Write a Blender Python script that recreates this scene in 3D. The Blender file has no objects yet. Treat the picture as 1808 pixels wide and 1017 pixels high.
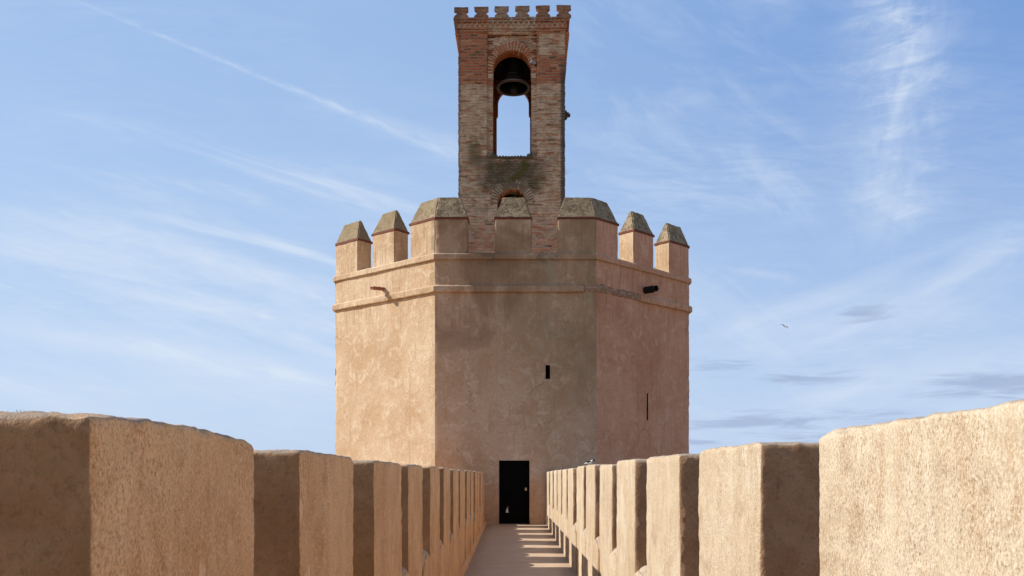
import bpy, bmesh, math, random
import numpy as np
from mathutils import Vector, noise, Matrix
random.seed(7)
R = math.radians
sc = bpy.context.scene
COL = sc.collection

# ------------------------------------------------------------------ camera
F = 1400.0                       # focal length in photo pixels (1808 wide)
CX, HY = 904.0, 806.0            # principal column, horizon row
cam = bpy.data.cameras.new('camera')
cam.sensor_width = 36.0
cam.lens = 36.0 * F / 1808.0
cam.shift_y = (HY - 508.5) / 1808.0
cam.clip_start = 0.05
cam.clip_end = 9000
camo = bpy.data.objects.new('camera', cam)
camo.rotation_euler = (R(90), 0, 0)
COL.objects.link(camo)
sc.camera = camo

# ------------------------------------------------------------------ light
SUN_EL, SUN_AZ = R(33.6), R(4.0)          # azimuth: how far from due left (-X) towards +Y
SUN_STRENGTH, SKY_STRENGTH = 5.0, 0.11
sun = bpy.data.lights.new('sun', 'SUN')
sun.energy = SUN_STRENGTH
sun.angle = R(0.5)
sun.color = (1.0, 0.965, 0.87)
suno = bpy.data.objects.new('sun', sun)
to_sun = Vector((-math.cos(SUN_EL) * math.cos(SUN_AZ), math.cos(SUN_EL) * math.sin(SUN_AZ), math.sin(SUN_EL)))
suno.rotation_euler = to_sun.to_track_quat('Z', 'Y').to_euler()
COL.objects.link(suno)
sc.view_settings.view_transform = 'Standard'
sc.view_settings.look = 'None'
sc.view_settings.gamma = 1
sc.view_settings.exposure = 0.15


# ------------------------------------------------------------------ node helper
class N:
    def __init__(s, tree):
        s.t = tree

    def new(s, kind, **kw):
        n = s.t.nodes.new(kind)
        for k, v in kw.items():
            setattr(n, k, v)
        return n

    def put(s, sock, v):
        if hasattr(v, 'is_output'):
            s.t.links.new(v, sock)
        elif v is not None:
            sock.default_value = v

    def m(s, op, a, b=None, c=None, clamp=False):
        n = s.new('ShaderNodeMath', operation=op, use_clamp=clamp)
        for i, v in enumerate((a, b, c)):
            if v is not None:
                s.put(n.inputs[i], v)
        return n.outputs[0]

    def vm(s, op, a, b=None):
        n = s.new('ShaderNodeVectorMath', operation=op)
        s.put(n.inputs[0], a)
        if b is not None:
            s.put(n.inputs[1], b)
        return n.outputs['Value'] if op in ('DOT_PRODUCT', 'LENGTH') else n.outputs[0]

    def noise(s, vec, scale, detail=4, rough=0.55, dist=0.0):
        detail = min(detail, 4)
        n = s.new('ShaderNodeTexNoise')
        s.put(n.inputs['Vector'], vec)
        n.inputs['Scale'].default_value = scale
        n.inputs['Detail'].default_value = detail
        n.inputs['Roughness'].default_value = rough
        n.inputs['Distortion'].default_value = dist
        return n.outputs['Fac']

    def vor(s, vec, scale, feature='F1'):
        n = s.new('ShaderNodeTexVoronoi', feature=feature)
        s.put(n.inputs['Vector'], vec)
        n.inputs['Scale'].default_value = scale
        return n.outputs['Distance']

    def scale(s, vec, xyz):
        n = s.new('ShaderNodeVectorMath', operation='MULTIPLY')
        s.put(n.inputs[0], vec)
        n.inputs[1].default_value = xyz
        return n.outputs[0]

    def ss(s, v, a, b, to0=0.0, to1=1.0):
        n = s.new('ShaderNodeMapRange', interpolation_type='SMOOTHSTEP')
        s.put(n.inputs[0], v)
        n.inputs[1].default_value = a
        n.inputs[2].default_value = b
        n.inputs[3].default_value = to0
        n.inputs[4].default_value = to1
        return n.outputs[0]

    def mix(s, fac, a, b, blend='MIX'):
        n = s.new('ShaderNodeMix', data_type='RGBA', blend_type=blend)
        s.put(n.inputs[0], fac)
        for sock, v in ((n.inputs[6], a), (n.inputs[7], b)):
            if isinstance(v, tuple) and len(v) == 3:
                v = v + (1,)
            s.put(sock, v)
        return n.outputs[2]

    def xyz(s, v):
        n = s.new('ShaderNodeSeparateXYZ')
        s.put(n.inputs[0], v)
        return n.outputs

    def comb(s, x, y, z):
        n = s.new('ShaderNodeCombineXYZ')
        for i, v in enumerate((x, y, z)):
            s.put(n.inputs[i], v)
        return n.outputs[0]


# ------------------------------------------------------------------ sky
def pdir(px, py):
    return Vector((px - CX, F, HY - py)).normalized()


def build_world():
    w = bpy.data.worlds.new('World')
    sc.world = w
    w.use_nodes = True
    nt = w.node_tree
    g = N(nt)
    bg = nt.nodes['Background']
    sky = g.new('ShaderNodeTexSky', sky_type='NISHITA')
    sky.sun_disc = False
    sky.sun_elevation = SUN_EL
    sky.sun_rotation = R(-90) + SUN_AZ
    sky.air_density = 1.1
    sky.dust_density = 0.7
    sky.ozone_density = 1.4
    d = g.new('ShaderNodeTexCoord').outputs['Generated']
    x, y, z = g.xyz(d)
    up = g.m('MAXIMUM', z, 0.0)
    # cloud layer coordinates on a flat sheet overhead
    inv = g.m('DIVIDE', 1.0, g.m('ADD', up, 0.12))
    sheet = g.comb(g.m('MULTIPLY', x, inv), g.m('MULTIPLY', y, inv), 0.0)
    warp = g.noise(sheet, 2.0, 3)
    veil = g.ss(g.noise(g.vm('ADD', sheet, (3.1, 7.7, 0.0)), 1.1, 6, 0.6, 0.6), 0.36, 0.78)
    fine = g.noise(g.scale(sheet, (3.0, 9.0, 1.0)), 2.4, 7, 0.65, 0.8)
    fib = g.noise(g.scale(d, (5.0, 5.0, 26.0)), 2.5, 7, 0.62, 0.5)

    def streak(p1, p2, w1, w2, amp, nsc=9.0, soft=0.25, ragged=0.6, cover=0.0):
        a, b = pdir(*p1), pdir(*p2)
        mid = (a + b).normalized()
        n = a.cross(b).normalized()
        ax = n.cross(mid).normalized()
        if ax.dot(b - a) < 0:
            ax = -ax
        s1, s2 = a.dot(ax) / a.dot(mid), b.dot(ax) / b.dot(mid)
        dm = g.vm('DOT_PRODUCT', d, tuple(mid))
        dmc = g.m('MAXIMUM', dm, 0.05)
        s = g.m('DIVIDE', g.vm('DOT_PRODUCT', d, tuple(ax)), dmc)
        q = g.m('DIVIDE', g.vm('DOT_PRODUCT', d, tuple(n)), dmc)
        t = g.m('DIVIDE', g.m('SUBTRACT', s, s1), s2 - s1)
        wd = g.m('MAXIMUM', g.m('ADD', w1 / F, g.m('MULTIPLY', t, (w2 - w1) / F)), 0.001)
        loc = g.comb(g.m('MULTIPLY', s, nsc), g.m('MULTIPLY', q, nsc * 3.0), 0.0)
        nz = g.noise(loc, 1.0, 7, 0.62)
        q2 = g.m('ADD', q, g.m('MULTIPLY', g.m('SUBTRACT', nz, 0.5), g.m('MULTIPLY', wd, ragged * 3.0)))
        r = g.m('DIVIDE', q2, wd)
        body = g.m('EXPONENT', g.m('MULTIPLY', g.m('MULTIPLY', r, r), -1.0))
        win = g.m('MULTIPLY', g.ss(t, -soft * .5, soft), g.m('SUBTRACT', 1.0, g.ss(t, 1.0 - soft, 1.0 + soft * .5)))
        grain = g.ss(nz, 0.34 - cover, 0.66 - cover)
        front = g.ss(dm, 0.1, 0.3)
        return g.m('MULTIPLY', g.m('MULTIPLY', g.m('MULTIPLY', body, win), g.m('MULTIPLY', grain, amp * 1.2)), front)

    S = []
    # thin contrail running down to the bell tower
    S.append(streak((120, -5), (860, 300), 1.8, 7, 0.26, 34, 0.2, 0.9, 0.04))
    S.append(streak((500, 150), (860, 285), 6, 18, 0.14, 18, 0.3, 0.8, 0.06))
    # cirrus bands on the left
    S.append(streak((-60, 350), (420, 480), 12, 26, 0.34, 7, 0.3, 0.8, 0.08))
    S.append(streak((-120, 400), (330, 505), 18, 30, 0.32, 6, 0.3, 0.8, 0.08))
    S.append(streak((120, 300), (400, 400), 8, 18, 0.18, 9, 0.35, 0.9, 0.02))
    S.append(streak((150, 500), (600, 590), 14, 20, 0.42, 7, 0.35, 0.8, 0.08))
    S.append(streak((-80, 560), (640, 690), 20, 26, 0.42, 6, 0.25, 0.7, 0.10))
    S.append(streak((300, 430), (640, 560), 14, 24, 0.34, 7, 0.3, 0.9, 0.06))
    S.append(streak((-100, 650), (640, 740), 24, 30, 0.20, 6, 0.3, 0.8, 0.05))
    S.append(streak((380, 270), (720, 380), 10, 40, 0.14, 8, 0.35, 0.9, 0.0))
    # tall ragged band on the right
    S.append(streak((1610, -120), (1535, 470), 62, 42, 0.14, 14, 0.25, 0.75, 0.04))
    S.append(streak((1620, 60), (1545, 300), 7, 10, 0.15, 14, 0.35, 0.9, 0.05))
    S.append(streak((1500, 330), (1620, 420), 26, 40, 0.16, 10, 0.4, 0.9, 0.0))
    S.append(streak((1260, 250), (1430, 400), 18, 44, 0.24, 8, 0.35, 0.9, 0.0))
    S.append(streak((1580, 560), (1840, 420), 22, 30, 0.30, 7, 0.35, 0.8, 0.06))
    S.append(streak((1270, 470), (1420, 500), 4, 7, 0.20, 12, 0.35, 0.8, 0.05))
    S.append(streak((1240, 620), (1760, 560), 26, 36, 0.24, 6, 0.35, 0.8, 0.06))
    S.append(streak((1380, 700), (1900, 640), 30, 40, 0.34, 6, 0.3, 0.8, 0.06))
    S.append(streak((1290, -10), (1420, 20), 12, 16, 0.2, 9, 0.4, 0.9, 0.05))
    front_ = g.ss(y, -0.25, 0.45)
    total = S[0]
    for k in S[1:]:
        total = g.m('ADD', total, k)
    general = g.m('MULTIPLY', g.m('MULTIPLY', veil, g.ss(fine, 0.3, 0.75)), 0.26)
    soft = g.m('MULTIPLY', g.ss(fib, 0.42, 0.75), g.ss(z, 0.62, 0.05, 0.0, 0.08))
    # wisps: tangent coordinates of the part of the sky ahead
    yc = g.m('MAXIMUM', y, 0.08)
    gx, gz = g.m('DIVIDE', x, yc), g.m('DIVIDE', z, yc)

    def field(ang, su, sv, lo, hi, seed, dist=0.7, det=4):
        ca, sa = math.cos(R(ang)), math.sin(R(ang))
        u_ = g.m('ADD', g.m('MULTIPLY', gx, ca * su), g.m('MULTIPLY', gz, sa * su))
        v_ = g.m('ADD', g.m('MULTIPLY', gx, -sa * sv), g.m('MULTIPLY', gz, ca * sv))
        n_ = g.noise(g.comb(u_, v_, seed), 1.0, det, 0.62, dist)
        return g.ss(n_, lo, hi)

    fl = g.m('MULTIPLY', field(-15, 2.6, 20.0, 0.42, 0.76, 1.7), field(-12, 1.3, 4.0, 0.36, 0.62, 4.1))
    fl = g.m('MULTIPLY', fl, g.m('MULTIPLY', g.ss(gx, 0.05, -0.25), g.ss(gz, 0.50, 0.26)))
    fine_l = g.m('MULTIPLY', field(-17, 9.0, 60.0, 0.45, 0.75, 8.3), g.m('MULTIPLY', g.ss(gx, 0.0, -0.2), g.ss(gz, 0.42, 0.2)))
    col_c = g.m('ADD', 0.485, g.m('MULTIPLY', g.m('SUBTRACT', g.noise(g.comb(0.3, g.m('MULTIPLY', gz, 6.0), 0.0), 1.0, 2), 0.5), 0.10))
    col = g.m('DIVIDE', g.m('SUBTRACT', gx, col_c), 0.062)
    col = g.m('EXPONENT', g.m('MULTIPLY', g.m('MULTIPLY', col, col), -1.0))
    col = g.m('MULTIPLY', col, g.ss(gz, 0.24, 0.34))
    rip = g.m('MULTIPLY', field(14, 13.0, 44.0, 0.36, 0.72, 3.3, 0.6), field(70, 5.0, 9.0, 0.30, 0.60, 6.1))
    fr_ = g.m('MULTIPLY', field(24, 2.4, 16.0, 0.42, 0.74, 12.9), field(20, 1.6, 4.5, 0.36, 0.62, 2.2))
    fr_ = g.m('MULTIPLY', fr_, g.m('MULTIPLY', g.ss(gx, 0.16, 0.3), g.ss(gz, 0.34, 0.18)))
    mid_ = g.m('MULTIPLY', field(-28, 5.0, 16.0, 0.44, 0.74, 21.0, 1.0), g.m('MULTIPLY', g.ss(gx, 0.0, 0.14), g.ss(gx, 0.46, 0.32)))
    wisps = g.m('ADD', g.m('ADD', g.m('MULTIPLY', fl, 1.0), g.m('MULTIPLY', fine_l, 0.16)), g.m('ADD', g.m('MULTIPLY', g.m('MULTIPLY', col, g.m('ADD', 0.22, rip)), 0.50), g.m('ADD', g.m('MULTIPLY', fr_, 0.40), g.m('MULTIPLY', mid_, 0.20))))
    total = g.m('ADD', total, g.m('MULTIPLY', wisps, g.ss(y, 0.1, 0.3)))
    total = g.m('ADD', total, g.m('ADD', general, soft))
    haze = g.ss(z, 0.50, 0.0, 0.0, 0.66)
    haze = g.m('MULTIPLY', haze, front_)
    cover = g.m('MINIMUM', total, 0.92)
    # small grey fair-weather clouds low on the right
    az = g.m('ARCTAN2', x, y)
    low = g.comb(g.m('MULTIPLY', az, 10.0), g.m('MULTIPLY', z, 85.0), 0.37)
    ln = g.noise(low, 1.0, 5, 0.62, 0.6)

    def patch(px, py, rx, ry):
        v = pdir(px, py)
        a0, z0 = math.atan2(v.x, v.y), v.z
        da = g.m('DIVIDE', g.m('SUBTRACT', az, a0), rx / F)
        dz = g.m('DIVIDE', g.m('SUBTRACT', z, z0), ry / F)
        e = g.m('EXPONENT', g.m('MULTIPLY', g.m('ADD', g.m('MULTIPLY', da, da), g.m('MULTIPLY', dz, dz)), -1.0))
        return e
    P = [patch(*p) for p in ((1270, 650, 90, 16), (1440, 660, 90, 18), (1530, 553, 60, 16), (1730, 677, 120, 20),
                             (1800, 690, 60, 12), (1330, 745, 150, 22), (1550, 735, 100, 20), (1400, 772, 110, 12),
                             (1250, 780, 50, 8), (1450, 740, 60, 12))]
    pt = P[0]
    for k in P[1:]:
        pt = g.m('MAXIMUM', pt, k)
    grey = g.ss(g.m('ADD', g.m('MULTIPLY', pt, 0.42), g.m('MULTIPLY', ln, 1.7)), 0.98, 1.42, 0.0, 0.6)
    grey = g.m('MULTIPLY', grey, g.ss(pt, 0.10, 0.55))
    front = g.ss(y, -0.25, 0.45)
    deep = g.mix(g.ss(g.m('ADD', x, g.m('MULTIPLY', z, 0.15)), -0.1, 0.62), (3.05, 4.6, 7.35), (1.5, 2.95, 6.3))
    base = g.mix(g.m('MULTIPLY', front, 0.78), sky.outputs[0], deep)
    cover = g.m('MULTIPLY', cover, g.m('ADD', g.m('MULTIPLY', front, 0.75), 0.25))
    base = g.mix(haze, base, (4.9, 6.0, 7.6))
    c1 = g.mix(cover, base, CLOUD)
    c2 = g.mix(grey, c1, GREYCLOUD)
    nt.links.new(c2, bg.inputs[0])
    bg.inputs[1].default_value = SKY_STRENGTH


CLOUD = (5.7, 6.5, 7.65)
GREYCLOUD = (2.6, 3.3, 4.9)
build_world()


# ------------------------------------------------------------------ object helpers
def link(o, parent=None):
    COL.objects.link(o)
    if parent is not None:
        o.parent = parent
    return o


def tag(o, label=None, cat=None, group=None, kind=None):
    if label:
        o['label'] = label
    if cat:
        o['category'] = cat
    if group:
        o['group'] = group
    if kind:
        o['kind'] = kind
    return o


def empty(name, loc=(0, 0, 0), rz=0.0):
    o = bpy.data.objects.new(name, None)
    o.location = loc
    o.rotation_euler = (0, 0, rz)
    o.empty_display_size = 0.3
    return link(o)


def obj(name, bm, mats, parent=None, smooth=True, sharp=40):
    me = bpy.data.meshes.new(name)
    bm.normal_update()
    bm.to_mesh(me)
    bm.free()
    if not isinstance(mats, (list, tuple)):
        mats = [mats]
    for m_ in mats:
        me.materials.append(m_)
    if smooth:
        me.polygons.foreach_set('use_smooth', [True] * len(me.polygons))
        me.set_sharp_from_angle(angle=R(sharp))
    return link(bpy.data.objects.new(name, me), parent)


def fbm(p, f, oct=3):
    v, a = 0.0, 1.0
    for _ in range(oct):
        v += a * noise.noise(p * f)
        f *= 2.1
        a *= 0.5
    return v


def add_box(bm, lo, hi, mi=0):
    v = [bm.verts.new((x, y, z)) for z in (lo[2], hi[2]) for y in (lo[1], hi[1]) for x in (lo[0], hi[0])]
    fs = []
    for idx in ((0, 2, 3, 1), (4, 5, 7, 6), (0, 1, 5, 4), (2, 6, 7, 3), (0, 4, 6, 2), (1, 3, 7, 5)):
        f = bm.faces.new([v[i] for i in idx])
        f.material_index = mi
        fs.append(f)
    return v


def add_prism(bm, bottom, top, mi=0):
    """solid between two polygons of equal length (counter-clockwise from above)"""
    n = len(bottom)
    b = [bm.verts.new(p) for p in bottom]
    t = [bm.verts.new(p) for p in top]
    bm.faces.new(list(reversed(b))).material_index = mi
    bm.faces.new(t).material_index = mi
    for i in range(n):
        j = (i + 1) % n
        bm.faces.new((b[i], b[j], t[j], t[i])).material_index = mi


def add_tube(bm, a, b, ra, rb=None, n=12, mi=0, caps=True):
    a, b = Vector(a), Vector(b)
    rb = ra if rb is None else rb
    d = (b - a).normalized()
    u = d.orthogonal().normalized()
    w = d.cross(u)
    A, B = [], []
    for i in range(n):
        t = 2 * math.pi * i / n
        o = u * math.cos(t) + w * math.sin(t)
        A.append(bm.verts.new(a + o * ra))
        B.append(bm.verts.new(b + o * rb))
    for i in range(n):
        j = (i + 1) % n
        bm.faces.new((A[i], A[j], B[j], B[i])).material_index = mi
    if caps:
        bm.faces.new(list(reversed(A))).material_index = mi
        bm.faces.new(B).material_index = mi


def add_lathe(bm, prof, c, n=40, mi=0):
    rings = []
    for r, z in prof:
        rings.append([bm.verts.new((c[0] + r * math.cos(2 * math.pi * i / n), c[1] + r * math.sin(2 * math.pi * i / n), c[2] + z)) for i in range(n)])
    for a, b in zip(rings, rings[1:]):
        for i in range(n):
            j = (i + 1) % n
            bm.faces.new((a[i], a[j], b[j], b[i])).material_index = mi


def add_blob(bm, c, r, n=10, rot=None, mi=0):
    res = bmesh.ops.create_uvsphere(bm, u_segments=n, v_segments=max(6, n // 2 + 2), radius=1.0)
    M = Matrix.Translation(c) @ (rot.to_4x4() if rot else Matrix.Identity(4)) @ Matrix.Diagonal((r[0], r[1], r[2], 1))
    bmesh.ops.transform(bm, matrix=M, verts=res['verts'])
    for v in res['verts']:
        for f in v.link_faces:
            f.material_index = mi


def axis_pts(lo, hi, res, r):
    if hi - lo < 2.2 * r + res:
        return [lo, lo + r * .5, lo + r, hi - r, hi - r * .5, hi]
    n = max(1, round((hi - lo - 2 * r) / res))
    mid = [lo + r + (hi - lo - 2 * r) * i / n for i in range(n + 1)]
    return [lo, lo + r * .3, lo + r * .62] + mid + [hi - r * .62, hi - r * .3, hi]


def rough_box(lo, hi, res, r, amp, seed, top=None, wave=0.0, topamp=None):
    """rounded, weathered plaster block; top(x, y) gives the true height of the top"""
    ax = [axis_pts(lo[k], hi[k], res, r) for k in range(3)]
    bm = bmesh.new()
    vd = {}
    nx, ny, nz = [len(a) - 1 for a in ax]

    def V(i, j, k):
        key = (i, j, k)
        if key not in vd:
            p = Vector((ax[0][i], ax[1][j], ax[2][k]))
            q = Vector([min(max(p[c], lo[c] + r), hi[c] - r) for c in range(3)])
            d = p - q
            if k == 0 and d.z < 0:
                d.z = 0
                q.z = p.z
            if d.length > 1e-6:
                nrm = d.normalized()
                p = q + nrm * r
            else:
                nrm = Vector((0, 0, 0))
            s = Vector((p.x + seed * 3.7, p.y + seed * 1.3, p.z + seed * 2.1))
            h = fbm(s, 2.2, 2) * wave + fbm(s, 14.0, 3) * amp
            edge = sum(1 for c in range(3) if abs(d[c]) > r * .25) if d.length else 0
            if edge > 1:
                h += (noise.noise(s * 9.0) - 0.25) * amp * 0.8 - max(0.0, noise.noise(s * 4.0) - .30) * .018 - max(0.0, noise.noise(s * 19.0) - .25) * .010
            p = p + nrm * h
            if top:
                f = (p.z - lo[2]) / (hi[2] - lo[2])
                p.z += (top(p.x, p.y) - hi[2]) * f
                if topamp and f > 0.9:
                    p.z += fbm(s, 15.0, 3) * topamp * (f - .9) * 10
            vd[key] = bm.verts.new(p)
        return vd[key]

    for i in range(nx):
        for j in range(ny):
            bm.faces.new((V(i, j, nz), V(i + 1, j, nz), V(i + 1, j + 1, nz), V(i, j + 1, nz)))
            bm.faces.new((V(i, j, 0), V(i, j + 1, 0), V(i + 1, j + 1, 0), V(i + 1, j, 0)))
    for i in range(nx):
        for k in range(nz):
            bm.faces.new((V(i, 0, k), V(i + 1, 0, k), V(i + 1, 0, k + 1), V(i, 0, k + 1)))
            bm.faces.new((V(i, ny, k), V(i, ny, k + 1), V(i + 1, ny, k + 1), V(i + 1, ny, k)))
    for j in range(ny):
        for k in range(nz):
            bm.faces.new((V(0, j, k), V(0, j, k + 1), V(0, j + 1, k + 1), V(0, j + 1, k)))
            bm.faces.new((V(nx, j, k), V(nx, j + 1, k), V(nx, j + 1, k + 1), V(nx, j, k + 1)))
    return bm


# ------------------------------------------------------------------ materials
def new_mat(name, rough=0.9, spec=0.2):
    m_ = bpy.data.materials.new(name)
    m_.use_nodes = True
    g = N(m_.node_tree)
    b = m_.node_tree.nodes['Principled BSDF']
    b.inputs['Roughness'].default_value = rough
    b.inputs['Specular IOR Level'].default_value = spec
    return m_, g, b


def bump(g, b, height, strength, dist, prev=None):
    n = g.new('ShaderNodeBump')
    n.inputs['Strength'].default_value = strength
    n.inputs['Distance'].default_value = dist
    g.put(n.inputs['Height'], height)
    if prev is not None:
        g.put(n.inputs['Normal'], prev)
    return n.outputs[0]


def plain(name, col, rough=0.6, metal=0.0, spec=0.3, var=0.15, sc_=20):
    m_, g, b = new_mat(name, rough, spec)
    p = g.new('ShaderNodeTexCoord').outputs['Object']
    f = g.noise(p, sc_, 4)
    c = g.mix(f, tuple(k * (1 - var) for k in col), tuple(min(1, k * (1 + var)) for k in col))
    g.put(b.inputs['Base Color'], c)
    b.inputs['Metallic'].default_value = metal
    return m_


def parapet_plaster(name, tint, end_tint):
    """comb-dragged lime plaster on the long faces, smoother brown render, darkened for shade, on the ends of the merlons"""
    m_, g, b = new_mat(name, 0.93, 0.12)
    geo = g.new('ShaderNodeNewGeometry')
    p = geo.outputs['Position']
    nx_, ny_, nz_ = g.xyz(geo.outputs['Normal'])
    big = g.noise(p, 1.3, 5, 0.6)
    mid = g.noise(p, 4.6, 5, 0.62, 0.5)
    drip = g.noise(g.scale(p, (6.0, 6.0, 1.5)), 1.4, 5, 0.65, 0.4)
    scratch = g.noise(g.scale(p, (1.0, 1.0, 0.62)), 150.0, 4, 0.75)
    scratch2 = g.noise(g.scale(p, (1.0, 1.0, 0.5)), 58.0, 4, 0.7, 0.4)
    grit = g.noise(p, 260.0, 2, 0.6)
    pits = g.vor(g.scale(p, (1.0, 1.0, 0.5)), 105.0)
    pit = g.ss(g.m('ADD', pits, g.m('MULTIPLY', g.m('ADD', g.m('MULTIPLY', mid, 1.6), big), 0.34)), 0.50, 0.36)
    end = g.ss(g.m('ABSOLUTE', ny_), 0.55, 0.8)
    zone = g.ss(g.noise(g.scale(p, (1.0, 1.0, 0.6)), 2.3, 5, 0.6, 0.6), 0.38, 0.62)
    c = g.mix(g.ss(big, 0.34, 0.66), (0.49, 0.335, 0.195), (0.60, 0.445, 0.285))
    c = g.mix(g.ss(drip, 0.50, 0.72, 0, 0.6), c, (0.46, 0.27, 0.14))
    c = g.mix(g.ss(drip, 0.46, 0.25, 0, 0.6), c, (0.68, 0.545, 0.385))
    c = g.mix(g.ss(mid, 0.52, 0.70, 0, 0.6), c, (0.39, 0.245, 0.14))
    c = g.mix(g.m('MULTIPLY', g.ss(scratch2, 0.52, 0.66), g.m('ADD', 0.2, g.m('MULTIPLY', zone, 0.45))), c, (0.33, 0.19, 0.10))
    c = g.mix(g.m('MULTIPLY', g.ss(scratch, 0.52, 0.64), g.m('ADD', 0.42, g.m('MULTIPLY', zone, 0.45))), c, (0.26, 0.14, 0.07))
    c = g.mix(g.ss(scratch, 0.48, 0.37, 0, 0.65), c, (0.74, 0.60, 0.44))
    c = g.mix(g.ss(g.noise(g.scale(p, (1.0, 1.0, 0.5)), 8.3, 3, 0.5), 0.68, 0.76, 0, 0.6), c, (0.74, 0.63, 0.49))
    c = g.mix(g.m('MULTIPLY', pit, g.m('ADD', 0.35, g.m('MULTIPLY', zone, 0.45))), c, (0.17, 0.085, 0.04))
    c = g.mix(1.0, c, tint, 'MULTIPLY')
    # ends of the merlons: browner render, its tone also deepened to imitate shade
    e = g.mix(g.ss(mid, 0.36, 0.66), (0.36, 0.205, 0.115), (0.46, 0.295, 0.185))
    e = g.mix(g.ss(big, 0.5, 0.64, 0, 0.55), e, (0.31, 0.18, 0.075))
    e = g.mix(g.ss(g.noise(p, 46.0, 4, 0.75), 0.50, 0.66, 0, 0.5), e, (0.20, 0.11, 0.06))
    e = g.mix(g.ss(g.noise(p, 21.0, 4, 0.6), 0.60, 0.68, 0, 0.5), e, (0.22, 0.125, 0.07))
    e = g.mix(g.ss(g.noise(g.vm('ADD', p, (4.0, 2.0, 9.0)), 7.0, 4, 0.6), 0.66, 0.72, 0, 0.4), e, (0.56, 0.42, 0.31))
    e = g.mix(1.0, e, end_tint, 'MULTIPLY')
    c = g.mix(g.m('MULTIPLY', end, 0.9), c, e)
    # soot and worn grey on top
    c = g.mix(g.m('MULTIPLY', g.ss(nz_, 0.35, 0.85), g.ss(mid, 0.3, 0.6, 0.35, 0.9)), c, (0.36, 0.275, 0.215))
    g.put(b.inputs['Base Color'], c)
    h = g.m('ADD', g.m('MULTIPLY', scratch, 0.5), g.m('SUBTRACT', g.m('MULTIPLY', scratch2, 0.6), g.m('MULTIPLY', pit, 0.8)))
    n1 = bump(g, b, h, 0.7, 0.010)
    n2 = bump(g, b, grit, 0.25, 0.003, n1)
    n3 = bump(g, b, g.m('ADD', mid, g.m('MULTIPLY', end, g.noise(p, 24.0, 4, 0.75))), 0.5, 0.022, n2)
    g.put(b.inputs['Normal'], n3)
    return m_


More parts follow.
